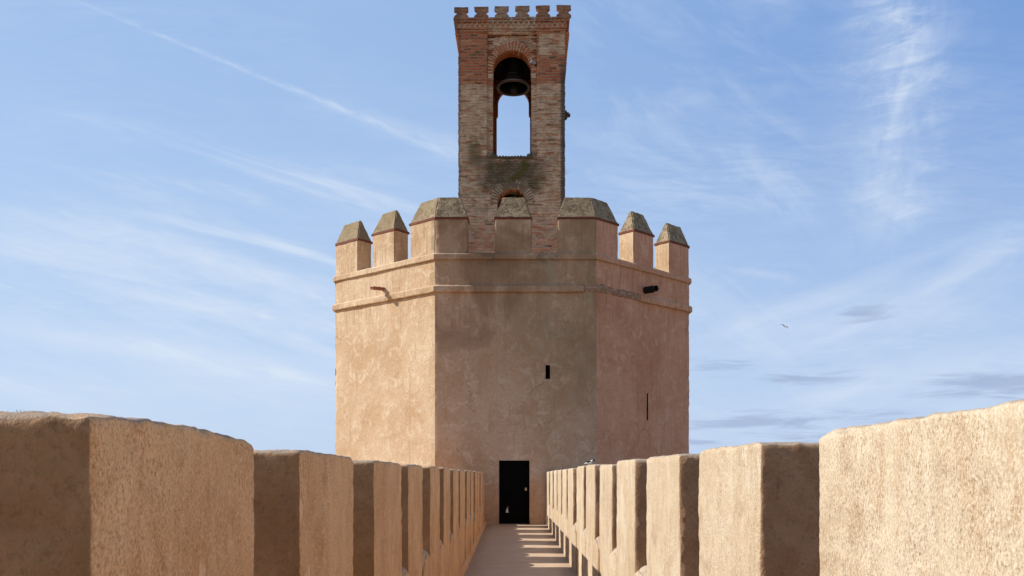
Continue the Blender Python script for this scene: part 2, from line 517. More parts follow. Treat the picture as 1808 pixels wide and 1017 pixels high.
def tower_plaster():
    m_, g, b = new_mat('tower_plaster', 0.92, 0.15)
    p = g.new('ShaderNodeNewGeometry').outputs['Position']
    x, y, z = g.xyz(p)
    big = g.noise(p, 0.42, 6, 0.6, 0.5)
    big2 = g.noise(g.vm('ADD', p, (11.0, 3.0, 5.0)), 0.75, 6, 0.62, 0.8)
    mid = g.noise(p, 2.6, 6, 0.62, 0.9)
    trowel = g.noise(p, 6.0, 4, 0.62, 1.3)
    drip = g.noise(g.scale(p, (5.0, 5.0, 0.35)), 1.4, 5, 0.6)
    fine = g.noise(p, 60.0, 3, 0.6)
    grain = g.noise(p, 13.0, 4, 0.75, 0.6)
    crk = g.vor(g.vm('ADD', p, g.scale(g.comb(mid, big, mid), (1.1, 1.1, 1.1))), 0.42, 'DISTANCE_TO_EDGE')
    crack = g.m('MULTIPLY', g.ss(crk, 0.010, 0.003), g.ss(g.noise(p, 0.8, 2), 0.52, 0.6))
    c = g.mix(g.ss(big, 0.35, 0.65), (0.53, 0.35, 0.21), (0.65, 0.475, 0.325))
    c = g.mix(g.ss(mid, 0.5, 0.68, 0, 0.65), c, (0.76, 0.62, 0.46))
    c = g.mix(g.ss(big2, 0.55, 0.72, 0, 0.55), c, (0.43, 0.26, 0.145))
    c = g.mix(g.ss(trowel, 0.56, 0.70, 0, 0.38), c, (0.72, 0.56, 0.41))
    c = g.mix(g.ss(trowel, 0.43, 0.32, 0, 0.35), c, (0.44, 0.265, 0.135))
    c = g.mix(g.ss(g.noise(p, 19.0, 4, 0.65, 1.2), 0.55, 0.72, 0, 0.35), c, (0.70, 0.54, 0.40))
    c = g.mix(g.ss(drip, 0.54, 0.72, 0, 0.42), c, (0.38, 0.25, 0.145))
    c = g.mix(g.ss(grain, 0.52, 0.66, 0, 0.38), c, (0.38, 0.235, 0.13))
    c = g.mix(g.ss(grain, 0.46, 0.34, 0, 0.38), c, (0.74, 0.59, 0.45))
    runs = g.noise(g.scale(p, (9.0, 9.0, 0.5)), 1.5, 4, 0.65)
    under = g.m('MAXIMUM', g.ss(z, 3.4, 5.3), g.m('MULTIPLY', g.ss(z, 5.5, 6.3), 0.8))
    c = g.mix(g.m('MULTIPLY', g.ss(runs, 0.50, 0.66), g.m('MULTIPLY', under, 0.45)), c, (0.30, 0.20, 0.12))
    specks = g.noise(p, 34.0, 4, 0.8)
    c = g.mix(g.ss(specks, 0.55, 0.68, 0, 0.45), c, (0.34, 0.21, 0.12))
    c = g.mix(g.ss(specks, 0.45, 0.34, 0, 0.40), c, (0.80, 0.66, 0.50))
    c = g.mix(g.m('MULTIPLY', crack, 0.35), c, (0.22, 0.13, 0.08))
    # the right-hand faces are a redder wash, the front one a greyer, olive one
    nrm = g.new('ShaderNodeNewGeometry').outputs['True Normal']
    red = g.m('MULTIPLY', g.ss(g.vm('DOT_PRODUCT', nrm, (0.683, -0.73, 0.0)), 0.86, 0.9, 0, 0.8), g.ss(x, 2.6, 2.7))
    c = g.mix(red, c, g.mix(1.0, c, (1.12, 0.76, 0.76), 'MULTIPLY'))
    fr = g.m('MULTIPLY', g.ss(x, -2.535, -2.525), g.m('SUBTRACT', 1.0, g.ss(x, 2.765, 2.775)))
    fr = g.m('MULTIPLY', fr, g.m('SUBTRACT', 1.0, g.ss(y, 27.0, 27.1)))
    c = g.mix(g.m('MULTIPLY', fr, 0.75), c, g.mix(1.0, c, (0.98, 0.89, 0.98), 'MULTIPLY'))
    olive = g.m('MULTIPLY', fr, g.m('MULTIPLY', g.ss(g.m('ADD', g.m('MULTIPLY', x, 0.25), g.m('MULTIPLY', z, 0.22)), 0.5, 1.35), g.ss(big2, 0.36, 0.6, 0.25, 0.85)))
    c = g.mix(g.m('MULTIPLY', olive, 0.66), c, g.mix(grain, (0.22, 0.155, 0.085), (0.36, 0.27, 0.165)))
    # pale run below the band, rust wash near the top
    run = g.m('MULTIPLY', g.m('SUBTRACT', 1.0, g.ss(g.m('ABSOLUTE', g.m('SUBTRACT', x, g.m('ADD', 1.02, g.m('MULTIPLY', mid, 0.4)))), 0.02, 0.5)), g.m('MULTIPLY', g.ss(z, 3.0, 4.9), g.ss(big2, 0.35, 0.6)))
    c = g.mix(g.m('MULTIPLY', g.m('MULTIPLY', run, fr), 0.5), c, (0.45, 0.37, 0.29))
    rust = g.m('MULTIPLY', g.m('MULTIPLY', g.ss(big, 0.46, 0.62), fr), g.ss(z, 2.0, 4.5))
    c = g.mix(g.m('MULTIPLY', rust, 0.7), c, g.mix(grain, (0.20, 0.105, 0.055), (0.34, 0.195, 0.115)))
    # soot where rain runs out of the embrasures
    wet = g.m('MULTIPLY', g.ss(z, 6.15, 6.5), g.m('MULTIPLY', g.ss(z, 6.76, 6.72), g.ss(g.m('ADD', mid, g.m('MULTIPLY', trowel, 0.5)), 0.66, 0.82)))
    gap = g.m('MAXIMUM', g.ss(g.m('ABSOLUTE', g.m('ADD', x, 0.95)), 0.75, 0.3), g.ss(g.m('ABSOLUTE', g.m('SUBTRACT', x, 1.05)), 0.7, 0.3))
    c = g.mix(g.m('MULTIPLY', g.m('MULTIPLY', wet, fr), g.m('MULTIPLY', gap, 0.5)), c, (0.10, 0.08, 0.065))
    # rising damp and warm wash by the doorway
    damp = g.m('MULTIPLY', g.ss(g.m('ADD', z, g.m('MULTIPLY', mid, 0.9)), -0.6, -2.4), 0.45)
    c = g.mix(damp, c, (0.40, 0.235, 0.12))
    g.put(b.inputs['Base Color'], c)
    n1 = bump(g, b, g.m('ADD', trowel, g.m('MULTIPLY', grain, 0.8)), 0.45, 0.022)
    n2 = bump(g, b, fine, 0.35, 0.006, n1)
    n3 = bump(g, b, mid, 0.35, 0.05, n2)
    g.put(b.inputs['Normal'], n3)
    return m_


def cap_mat():
    m_, g, b = new_mat('lichen_mortar', 0.95, 0.1)
    p = g.new('ShaderNodeNewGeometry').outputs['Position']
    sp = g.m('ADD', g.m('MULTIPLY', g.noise(p, 13.0, 4, 0.8), 0.6), g.m('MULTIPLY', g.noise(p, 3.2, 4, 0.6), 0.4))
    big = g.noise(p, 1.6, 4, 0.6)
    x = g.xyz(p)[0]
    c = g.mix(g.ss(sp, 0.42, 0.58), (0.15, 0.11, 0.075), (0.47, 0.365, 0.26))
    moss = g.m('ADD', g.ss(x, -2.3, -3.4, 0.22, 0.62), g.ss(big, 0.42, 0.62, 0, 0.3))
    c = g.mix(moss, c, g.mix(sp, (0.15, 0.11, 0.06), (0.38, 0.285, 0.175)))
    c = g.mix(g.ss(g.noise(p, 34.0, 3), 0.66, 0.76, 0, 0.4), c, (0.52, 0.44, 0.34))
    g.put(b.inputs['Base Color'], c)
    g.put(b.inputs['Normal'], bump(g, b, sp, 0.8, 0.03))
    return m_


def brick_mat(name='old_brick', plain_red=False):
    """hand-made bricks in thick lime joints under patches of old render"""
    m_, g, b = new_mat(name, 0.93, 0.12)
    tc = g.new('ShaderNodeTexCoord').outputs['Object']
    x, y, z = g.xyz(tc)
    wob = g.noise(tc, 1.6, 3)
    u = g.m('ADD', x, y)
    v = g.m('ADD', g.m('DIVIDE', z, 0.105), g.m('MULTIPLY', g.m('SUBTRACT', wob, 0.5), 0.9))
    row = g.m('FLOOR', v)
    wn = g.new('ShaderNodeTexWhiteNoise', noise_dimensions='1D')
    g.put(wn.inputs['W'], row)
    uu = g.m('ADD', g.m('DIVIDE', u, 0.30), g.m('MULTIPLY', wn.outputs['Value'], 7.0))
    uid = g.m('FLOOR', uu)
    fv_ = g.m('ABSOLUTE', g.m('SUBTRACT', g.m('FRACT', v), 0.5))
    fu_ = g.m('ABSOLUTE', g.m('SUBTRACT', g.m('FRACT', uu), 0.5))
    ragged = g.noise(tc, 11.0, 3)
    thick = g.m('ADD', 0.17, g.m('MULTIPLY', ragged, 0.30))
    brick = g.m('MULTIPLY', g.m('SUBTRACT', 1.0, g.ss(g.m('SUBTRACT', fv_, thick), -0.06, 0.06)), g.m('SUBTRACT', 1.0, g.ss(fu_, 0.44, 0.49, 0, 0.75)))
    wb = g.new('ShaderNodeTexWhiteNoise', noise_dimensions='2D')
    g.put(wb.inputs['Vector'], g.comb(uid, row, 0.0))
    tone = wb.outputs['Value']
    bc = g.mix(g.ss(tone, 0.0, 0.45), (0.24, 0.065, 0.036), (0.46, 0.13, 0.062))
    bc = g.mix(g.ss(tone, 0.55, 0.9), bc, (0.56, 0.25, 0.14))
    bc = g.mix(g.ss(tone, 0.93, 0.96), bc, (0.14, 0.075, 0.05))
    mort = g.mix(ragged, (0.24, 0.15, 0.10), (0.58, 0.42, 0.31))
    bricks = g.mix(brick, mort, bc)
    # joints washed out to deep slots, the shadow inside painted near-black
    slot = g.m('MULTIPLY', g.ss(fv_, 0.40, 0.47), g.ss(g.noise(g.comb(g.m('MULTIPLY', u, 2.2), g.m('MULTIPLY', row, 3.7), 0.0), 1.0, 2), 0.56, 0.64))
    big = g.noise(tc, 0.9, 6, 0.62, 0.4)
    mid = g.noise(tc, 3.2, 6, 0.65, 0.5)
    fine = g.noise(g.scale(tc, (1.0, 1.0, 2.6)), 13.0, 5, 0.65)
    rowpick = g.noise(g.scale(tc, (1.6, 1.6, 9.5)), 1.0, 2, 0.5)
    c = bricks
    if plain_red:
        c = g.mix(g.ss(mid, 0.35, 0.65, 0.2, 0.8), c, (0.46, 0.14, 0.05))
        g.put(b.inputs['Base Color'], c)
        g.put(b.inputs['Normal'], bump(g, b, g.m('ADD', brick, fine), 0.6, 0.02))
        return m_
    c = g.mix(g.ss(fine, 0.42, 0.70, 0, 0.5), c, (0.58, 0.38, 0.27))
    # render that survives: mostly lower on the shaft and in the middle of the piers
    low = g.ss(g.m('ADD', z, g.m('MULTIPLY', g.m('SUBTRACT', fine, 0.5), 0.25)), 13.5, 13.1)
    rend = g.ss(g.m('ADD', g.m('MULTIPLY', low, 0.42), g.m('ADD', g.m('MULTIPLY', big, 0.62), g.m('MULTIPLY', fine, 0.22))), 0.56, 0.66)
    patch = g.m('MULTIPLY', g.ss(g.m('ADD', x, g.m('MULTIPLY', g.m('SUBTRACT', mid, 0.5), 0.5)), 0.98, 1.08), g.ss(g.m('ADD', z, g.m('MULTIPLY', g.m('SUBTRACT', mid, 0.5), 0.7)), 14.35, 14.5))
    patch = g.m('MULTIPLY', patch, g.ss(z, 15.25, 15.15))
    span = g.m('MULTIPLY', g.ss(g.m('ABSOLUTE', x), 0.92, 0.88), g.m('MULTIPLY', g.ss(z, 14.2, 14.5), g.ss(fine, 0.36, 0.46)))
    rend = g.m('MAXIMUM', rend, g.m('MAXIMUM', patch, span))
    rend = g.m('MULTIPLY', rend, g.ss(rowpick, 0.60, 0.54, 0.12, 1.0))
    rcol = g.mix(g.ss(g.m('ADD', g.m('MULTIPLY', mid, 0.5), g.m('MULTIPLY', fine, 0.5)), 0.38, 0.60), (0.40, 0.29, 0.21), (0.76, 0.61, 0.48))
    rcol = g.mix(g.ss(fine, 0.53, 0.66, 0, 0.75), rcol, (0.25, 0.165, 0.115))
    rcol = g.mix(g.ss(g.noise(g.scale(tc, (1.0, 1.0, 4.0)), 3.6, 4, 0.75, 0.4), 0.56, 0.66, 0, 0.75), rcol, (0.11, 0.083, 0.062))
    c = g.mix(g.m('MULTIPLY', rend, 0.9), c, rcol)
    c = g.mix(g.m('MULTIPLY', slot, g.m('SUBTRACT', 0.95, g.m('MULTIPLY', rend, 0.25))), c, (0.05, 0.03, 0.022))
    # bands of bare courses low down on the base
    baseb = g.m('MULTIPLY', g.ss(z, 8.6, 7.6), g.ss(mid, 0.44, 0.56))
    c = g.mix(g.m('MULTIPLY', baseb, 0.7), c, bricks)
    # black and olive growth under the opening and at the top; darker strips along both edges
    dz = g.m('ABSOLUTE', g.m('SUBTRACT', z, 9.95))
    dxx = g.m('ABSOLUTE', g.m('SUBTRACT', x, 0.0))
    st = g.m('MULTIPLY', g.ss(g.m('ADD', dz, g.m('MULTIPLY', mid, 0.9)), 1.35, 0.75), g.ss(g.m('ADD', dxx, g.m('MULTIPLY', big, 1.2)), 2.25, 1.25))
    c = g.mix(g.m('MULTIPLY', st, g.ss(fine, 0.25, 0.6, 0.45, 0.95)), c, (0.085, 0.075, 0.055))
    ol = g.m('MULTIPLY', st, g.ss(g.noise(tc, 1.7, 4), 0.46, 0.6))
    c = g.mix(g.m('MULTIPLY', ol, 0.8), c, (0.10, 0.092, 0.028))
    pch = g.m('MULTIPLY', g.ss(g.m('ABSOLUTE', g.m('SUBTRACT', x, -1.42)), 0.42, 0.1), g.ss(g.m('ABSOLUTE', g.m('SUBTRACT', g.m('ADD', z, mid), 11.2)), 0.75, 0.25))
    c = g.mix(g.m('MULTIPLY', pch, 0.65), c, (0.10, 0.085, 0.045))
    edge = g.m('MULTIPLY', g.ss(g.m('ADD', x, g.m('MULTIPLY', g.m('SUBTRACT', fine, 0.5), 0.35)), 1.80, 1.88), g.ss(z, 14.4, 13.6))
    c = g.mix(g.m('MULTIPLY', edge, 0.85), c, (0.075, 0.07, 0.075))
    edge2 = g.ss(g.m('ADD', x, g.m('MULTIPLY', g.m('SUBTRACT', mid, 0.5), 0.4)), -1.88, -2.02)
    c = g.mix(g.m('MULTIPLY', edge2, 0.5), c, (0.11, 0.085, 0.07))
    topst = g.m('MULTIPLY', g.ss(z, 15.5, 15.8), g.ss(mid, 0.35, 0.65, 0.2, 0.7))
    c = g.mix(topst, c, (0.17, 0.125, 0.085))
    g.put(b.inputs['Base Color'], c)
    h = g.m('ADD', g.m('MULTIPLY', brick, g.m('SUBTRACT', 1.0, g.m('MULTIPLY', rend, 0.7))), g.m('MULTIPLY', fine, 0.9))
    n1 = bump(g, b, h, 0.6, 0.022)
    g.put(b.inputs['Normal'], bump(g, b, mid, 0.4, 0.05, n1))
    return m_


def floor_mat():
    m_, g, b = new_mat('paving', 0.85, 0.25)
    p = g.new('ShaderNodeNewGeometry').outputs['Position']
    ln = g.noise(g.scale(p, (1.2, 14.0, 1.0)), 2.2, 5, 0.6)
    big = g.noise(p, 1.3, 5, 0.6)
    fine = g.noise(p, 55.0, 4, 0.7)
    fx = g.xyz(p)[0]
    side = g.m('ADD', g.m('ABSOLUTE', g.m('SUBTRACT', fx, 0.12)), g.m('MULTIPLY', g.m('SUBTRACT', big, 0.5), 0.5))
    c = g.mix(g.ss(ln, 0.40, 0.60), (0.50, 0.36, 0.25), (0.64, 0.475, 0.35))
    c = g.mix(g.ss(big, 0.45, 0.7, 0, 0.4), c, (0.64, 0.49, 0.385))
    c = g.mix(g.ss(fine, 0.52, 0.68, 0, 0.55), c, (0.28, 0.19, 0.13))
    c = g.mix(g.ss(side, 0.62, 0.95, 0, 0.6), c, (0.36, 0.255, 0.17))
    jn = g.m('ABSOLUTE', g.m('SUBTRACT', g.m('FRACT', g.m('DIVIDE', g.xyz(p)[1], 2.1)), 0.5))
    c = g.mix(g.m('MULTIPLY', g.ss(jn, 0.008, 0.003), 0.6), c, (0.12, 0.08, 0.055))
    g.put(b.inputs['Base Color'], c)
    n1 = bump(g, b, ln, 0.4, 0.02)
    g.put(b.inputs['Normal'], bump(g, b, fine, 0.3, 0.004, n1))
    return m_


def ground_mat():
    m_, g, b = new_mat('dry_ground', 0.95, 0.1)
    p = g.new('ShaderNodeNewGeometry').outputs['Position']
    c = g.mix(g.ss(g.noise(p, 0.05, 6, 0.6), 0.4, 0.6), (0.36, 0.21, 0.115), (0.27, 0.19, 0.09))
    g.put(b.inputs['Base Color'], c)
    return m_


M_PARL = parapet_plaster('ochre_combed_plaster', (1.42, 1.12, 0.90), (0.90, 0.84, 0.78))  # left tint warmer and brighter, bounced light mixed into the wall colour
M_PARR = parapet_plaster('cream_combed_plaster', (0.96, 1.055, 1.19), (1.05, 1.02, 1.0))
M_TOW = tower_plaster()
M_CAP = cap_mat()


def broken_mat():
    m_, g, b = new_mat('broken_plaster', 0.95, 0.1)
    p = g.new('ShaderNodeNewGeometry').outputs['Position']
    n = g.noise(p, 7.0, 4, 0.7, 0.8)
    f = g.noise(p, 22.0, 4, 0.7, 0.5)
    c = g.mix(g.ss(n, 0.4, 0.6), (0.40, 0.235, 0.165), (0.56, 0.38, 0.28))
    c = g.mix(g.ss(f, 0.52, 0.62, 0, 0.9), c, (0.11, 0.055, 0.04))
    g.put(b.inputs['Base Color'], c)
    g.put(b.inputs['Normal'], bump(g, b, f, 0.9, 0.03))
    return m_


M_BROKEN = broken_mat()
M_BRICK = brick_mat()
M_RED = brick_mat('bare_red_brick', True)
M_FLOOR = floor_mat()
M_GROUND = ground_mat()
M_BAND = plain('red_tile_brick', (0.17, 0.055, 0.036), 0.85, var=0.45, sc_=6)
M_MORTAR = plain('lime_mortar', (0.58, 0.45, 0.35), 0.95, var=0.35, sc_=7)
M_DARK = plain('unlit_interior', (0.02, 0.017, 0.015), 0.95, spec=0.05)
M_DOOR = plain('black_paint', (0.004, 0.004, 0.004), 0.7, spec=0.05)
M_BRASS = plain('brass', (0.75, 0.58, 0.33), 0.4, 0.6)
M_STEEL = plain('white_enamel', (0.85, 0.85, 0.88), 0.4)
M_BRONZE = plain('bronze', (0.016, 0.015, 0.017), 0.28, 0.5, 0.5, 0.5, 9)
M_RIM = plain('worn_bronze', (0.12, 0.085, 0.075), 0.5, 0.3, 0.4, 0.35, 9)
M_WOOD = plain('old_timber', (0.06, 0.04, 0.028), 0.85)
M_TERRA = plain('terracotta', (0.30, 0.12, 0.09), 0.85, var=0.3)
M_BLACK = plain('black_tar', (0.012, 0.011, 0.011), 0.8)
M_LAMP = plain('grey_aluminium', (0.35, 0.38, 0.42), 0.4, 0.5)
M_LEAF = plain('leaf_green', (0.10, 0.125, 0.03), 0.7, var=0.5)
M_STRAW = plain('dry_stem', (0.16, 0.12, 0.06), 0.8, var=0.3)
M_FEATHER = plain('white_feathers', (0.72, 0.72, 0.72), 0.8)
M_FEATHERG = plain('grey_feathers', (0.42, 0.43, 0.44), 0.8, var=0.3, sc_=60)
M_FEATHERB = plain('dark_feathers', (0.02, 0.022, 0.028), 0.7)

# ------------------------------------------------------------------ ground and walkway
XL, XR = -0.90, 1.14
TW = 26.0                                    # distance of the tower front


def zfloor(y):
    return -1.94 - 0.0111 * y


bm = bmesh.new()
S_ = 4000
vs = [bm.verts.new((x, y, -13.0)) for x, y in ((-S_, -S_), (S_, -S_), (S_, S_), (-S_, S_))]
bm.faces.new(vs)
tag(obj('ground', bm, M_GROUND, smooth=False), kind='structure')

bm = bmesh.new()
nx, ny = 16, 170
gv = []
for j in range(ny + 1):
    y = -8.0 + (TW + 0.45 + 8.0) * j / ny
    row = []
    for i in range(nx + 1):
        x = XL - 0.06 + (XR - XL + 0.12) * i / nx
        row.append(bm.verts.new((x, y, zfloor(y) + 0.008 * fbm(Vector((x, y, 0)), 1.3, 3))))
    gv.append(row)
for j in range(ny):
    for i in range(nx):
        bm.faces.new((gv[j][i], gv[j][i + 1], gv[j + 1][i + 1], gv[j + 1][i]))
add_prism(bm, [(XL - .06, -8, -12.9), (XR + .06, -8, -12.9), (XR + .06, TW, -12.9), (XL - .06, TW, -12.9)],
          [(XL - .06, -8, zfloor(-8) - .1), (XR + .06, -8, zfloor(-8) - .1), (XR + .06, TW, zfloor(TW) - .1), (XL - .06, TW, zfloor(TW) - .1)])
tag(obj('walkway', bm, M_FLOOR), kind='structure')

# ------------------------------------------------------------------ parapets
SHEAR = 36.0 / F               # rise per metre away that moving the horizon row asks for
LEFT_TOP = ([-8, 1.2, 1.67, 2.2, 2.745, 3.4, 4.55, 5.16, 6.46, 8.08, 26.0], [.3, .066, .056, .030, -.008, -.058, -.118, -.155, -.222, -.30, -1.185])
RIGHT_TOP = ([-8, 1.0, 1.78, 2.31, 2.98, 3.65, 4.85, 5.44, 6.76, 7.33, 8.58, 9.16, 11, 12.8, 14.8, 16.6, 20, 26.4],
             [.35, .115, .0737, .043, .010, -.02, -.08, -.12, -.176, -.206, -.26, -.318, -.40, -.475, -.59, -.68, -.86, -1.19])
LEFT_TOP = (LEFT_TOP[0], [b + SHEAR * a for a, b in zip(*LEFT_TOP)])
RIGHT_TOP = (RIGHT_TOP[0], [b + SHEAR * a for a, b in zip(*RIGHT_TOP)])
LEFT_M = [(-2.6, -1.5), (-.85, .3), (1.67, 2.745), (3.405, 4.55), (5.16, 6.46), (7.0, 8.08), (8.73, 9.84), (10.38, 11.45), (12.08, 13.24), (13.88, 15.2),
          (15.85, 16.95), (17.6, 18.75), (19.4, 20.5), (21.15, 22.25), (22.9, 24.0), (24.65, 25.55)]
RIGHT_M = [(-2.2, -1.0), (-.35, .85), (1.50, 2.98), (3.65, 4.85), (5.44, 6.76), (7.33, 8.58), (9.16, 10.45), (11.0, 12.3), (12.8, 14.15), (14.75, 16.1), (16.6, 17.95),
           (18.5, 19.85), (20.45, 21.8), (22.45, 23.8), (24.5, 25.96)]


def parapet(x_in, side, merlons, topdata, sill_fn, label, skirt, M_PAR):
    root = empty('parapet_wall', (x_in + side * .31, 9.0, zfloor(9.0)))
    tag(root, label, 'wall')
    th = 0.62
    xs = sorted((x_in, x_in + side * th))
    bm = bmesh.new()
    add_prism(bm, [(xs[0], -8, -12.9), (xs[1], -8, -12.9), (xs[1], TW, -12.9), (xs[0], TW, -12.9)],
              [(xs[0], -8, zfloor(-8) - .14), (xs[1], -8, zfloor(-8) - .14), (xs[1], TW, zfloor(TW) - .14), (xs[0], TW, zfloor(TW) - .14)])
    obj('wall_base', bm, M_PAR, root, smooth=False)
    rng = random.Random(3 if side < 0 else 5)
    prev = None
    for k, (y0, y1) in enumerate(merlons):
        near = max(0.0, y0)
        res = 0.019 if -0.1 < near < 5 and y1 > 1 else (0.045 if near < 9 else 0.08)
        dz = rng.uniform(-.008, .008)
        tilt = rng.uniform(-.01, .01)
        topz = max(np.interp(y0, *topdata), np.interp(y1, *topdata))
        zb = zfloor(y1) - .12
        off = rng.uniform(-.012, .012)

        def top(x, y, dz=dz, y0=y0, y1=y1, tilt=tilt):
            f = (y - y0) / (y1 - y0)
            z = float(np.interp(y, *topdata)) + dz
            z -= 0.022 * max(0.0, (f - 0.9) / 0.1) ** 2 + 0.012 * max(0.0, (0.1 - f) / 0.1) ** 2
            return z + tilt * (x - x_in) * 2
        lo = (min(x_in + off, x_in + side * th), y0, zb)
        hi = (max(x_in + off, x_in + side * th), y1, float(topz))
        bm = rough_box(lo, hi, res, 0.015 if near < 6 else 0.022, 0.0045, k * 1.7 + side, top, 0.006, 0.006)
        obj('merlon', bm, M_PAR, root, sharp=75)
        if prev is not None:
            a, b_ = prev - 0.05, y0 + 0.05
            rr = rng.uniform(-.012, .010)

            def stop(x, y, a=a, b_=b_, rr=rr):
                f = (y - (a + b_) / 2) / ((b_ - a) / 2)
                fx = abs(x - x_in) / th
                return sill_fn(y) + rr - 0.13 * abs(f) ** 2.6 - 0.05 * max(0.0, (0.15 - fx) / 0.15) ** 2
            io = rng.uniform(.008, .024)
            lo = (min(x_in - side * io, x_in + side * (th - .02)), a, zfloor(b_) - .12)
            hi = (max(x_in - side * io, x_in + side * (th - .02)), b_, float(sill_fn((a + b_) / 2)))
            bm = rough_box(lo, hi, 0.035 if a < 9 else 0.06, 0.045, 0.006, k * 2.3 + 9 + side, stop, 0.01, 0.012)
            obj('sill', bm, M_PAR, root, sharp=75)
        prev = y1
    if prev < TW - 0.1:
        a, b_ = prev - 0.05, TW + .02
        lo = (min(x_in, x_in + side * (th - .02)), a, zfloor(b_) - .12)
        hi = (max(x_in, x_in + side * (th - .02)), b_, float(sill_fn((a + b_) / 2)))
        obj('sill', rough_box(lo, hi, 0.06, 0.05, 0.008, 77.0, lambda x, y: sill_fn(y), 0.01), M_PAR, root, sharp=75)
    if skirt:
        bm = bmesh.new()
        n = 120
        rings = []
        for i in range(n + 1):
            y = -3 + (TW - .005 + 3) * i / n
            w = 0.055 + 0.012 * noise.noise(Vector((0, y * 1.7, 3)))
            h = 0.13 + 0.02 * noise.noise(Vector((4, y * 1.1, 0)))
            zf = zfloor(y)
            pr = [(x_in + side * .03, zf - .05), (x_in - side * w, zf - .05), (x_in - side * w, zf + .03), (x_in - side * (w - .02), zf + .06), (x_in - side * .012, zf + h), (x_in + side * .03, zf + h + .01)]
            rings.append([bm.verts.new((px_, y, pz_)) for px_, pz_ in pr])
        for a, b_ in zip(rings, rings[1:]):
            for i in range(len(a) - 1):
                bm.faces.new((a[i], a[i + 1], b_[i + 1], b_[i]) if side > 0 else (a[i + 1], a[i], b_[i], b_[i + 1]))
        obj('skirting', bm, M_PAR, root)
    for ch in root.children:            # meshes are written in world metres
        ch.location = -root.location
    return root


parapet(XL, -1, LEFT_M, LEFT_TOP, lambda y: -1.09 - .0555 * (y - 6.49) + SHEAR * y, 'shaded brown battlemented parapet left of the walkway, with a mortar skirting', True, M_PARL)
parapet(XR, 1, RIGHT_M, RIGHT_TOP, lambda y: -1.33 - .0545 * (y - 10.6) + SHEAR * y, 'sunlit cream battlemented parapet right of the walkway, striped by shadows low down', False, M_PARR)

# ------------------------------------------------------------------ octagonal tower
OCT = [(-2.53, 26.0), (2.77, 26.0), (6.62, 29.6), (6.62, 34.9), (2.77, 38.6), (-2.53, 38.6), (-6.53, 34.7), (-6.53, 29.3)]
UP = 26.0 * SHEAR
OV = [Vector((a, b)) for a, b in OCT]
NE = len(OV)
EL = [(OV[(i + 1) % NE] - OV[i]).length for i in range(NE)]
ED = [(OV[(i + 1) % NE] - OV[i]).normalized() for i in range(NE)]
EN = [Vector((e.y, -e.x)) for e in ED]          # outward


def corner(i, d):
    n1, n2 = EN[(i - 1) % NE], EN[i % NE]
    k = (n1 + n2)
    return OV[i % NE] + k * (d / (1 + n1.dot(n2)))


def on(i, t, d):
    """point on edge i at distance t from its first corner, moved outward by d"""
    if t <= 1e-6:
        return corner(i, d)
    if t >= EL[i] - 1e-6:
        return corner(i + 1, d)
    return OV[i] + ED[i] * t + EN[i] * d


def tpar(px, i):
    """distance along edge i (0 front, 1 right, 7 left) seen at photo column px"""
    k = (px - CX) / F
    if i == 0:
        return k * 26.0 - OV[0].x
    p, e = OV[i], ED[i]
    # (p.x + e.x t) = k (p.y + e.y t)
    return (k * p.y - p.x) / (e.x - k * e.y)


TZ0, TZ1 = -13.0, 5.98 + UP
tower = empty('octagonal_tower', (0.1, 26.0, zfloor(26)))
tag(tower, 'large tan plastered octagonal tower with pointed battlements at the end of the walkway', 'tower')
T_INV = Matrix.Translation(-Vector(tower.location))


def tpart(name, bm, mats, parent=tower, **kw):
    if parent is tower:
        bmesh.ops.transform(bm, matrix=T_INV, verts=bm.verts)
    o = obj(name, bm, mats, parent, **kw)
    return o


DOOR = (2.53 - 0.427, 2.53 + 0.576, zfloor(26.2) - 0.0, -0.80 + UP)
slit_t = tpar(1143, 1)
HOLES = {0: [DOOR + (0.34,), (2.53 + 1.10, 2.53 + 1.245, 1.875 + UP, 2.33 + UP, 0.5)], 1: [(slit_t - .036, slit_t + .036, 0.56 + UP + .05, 1.50 + UP + .05, 0.5)]}


def uniq(vals, eps):
    out = []
    for v in sorted(vals):
        if not out or v - out[-1] > eps:
            out.append(v)
    return out


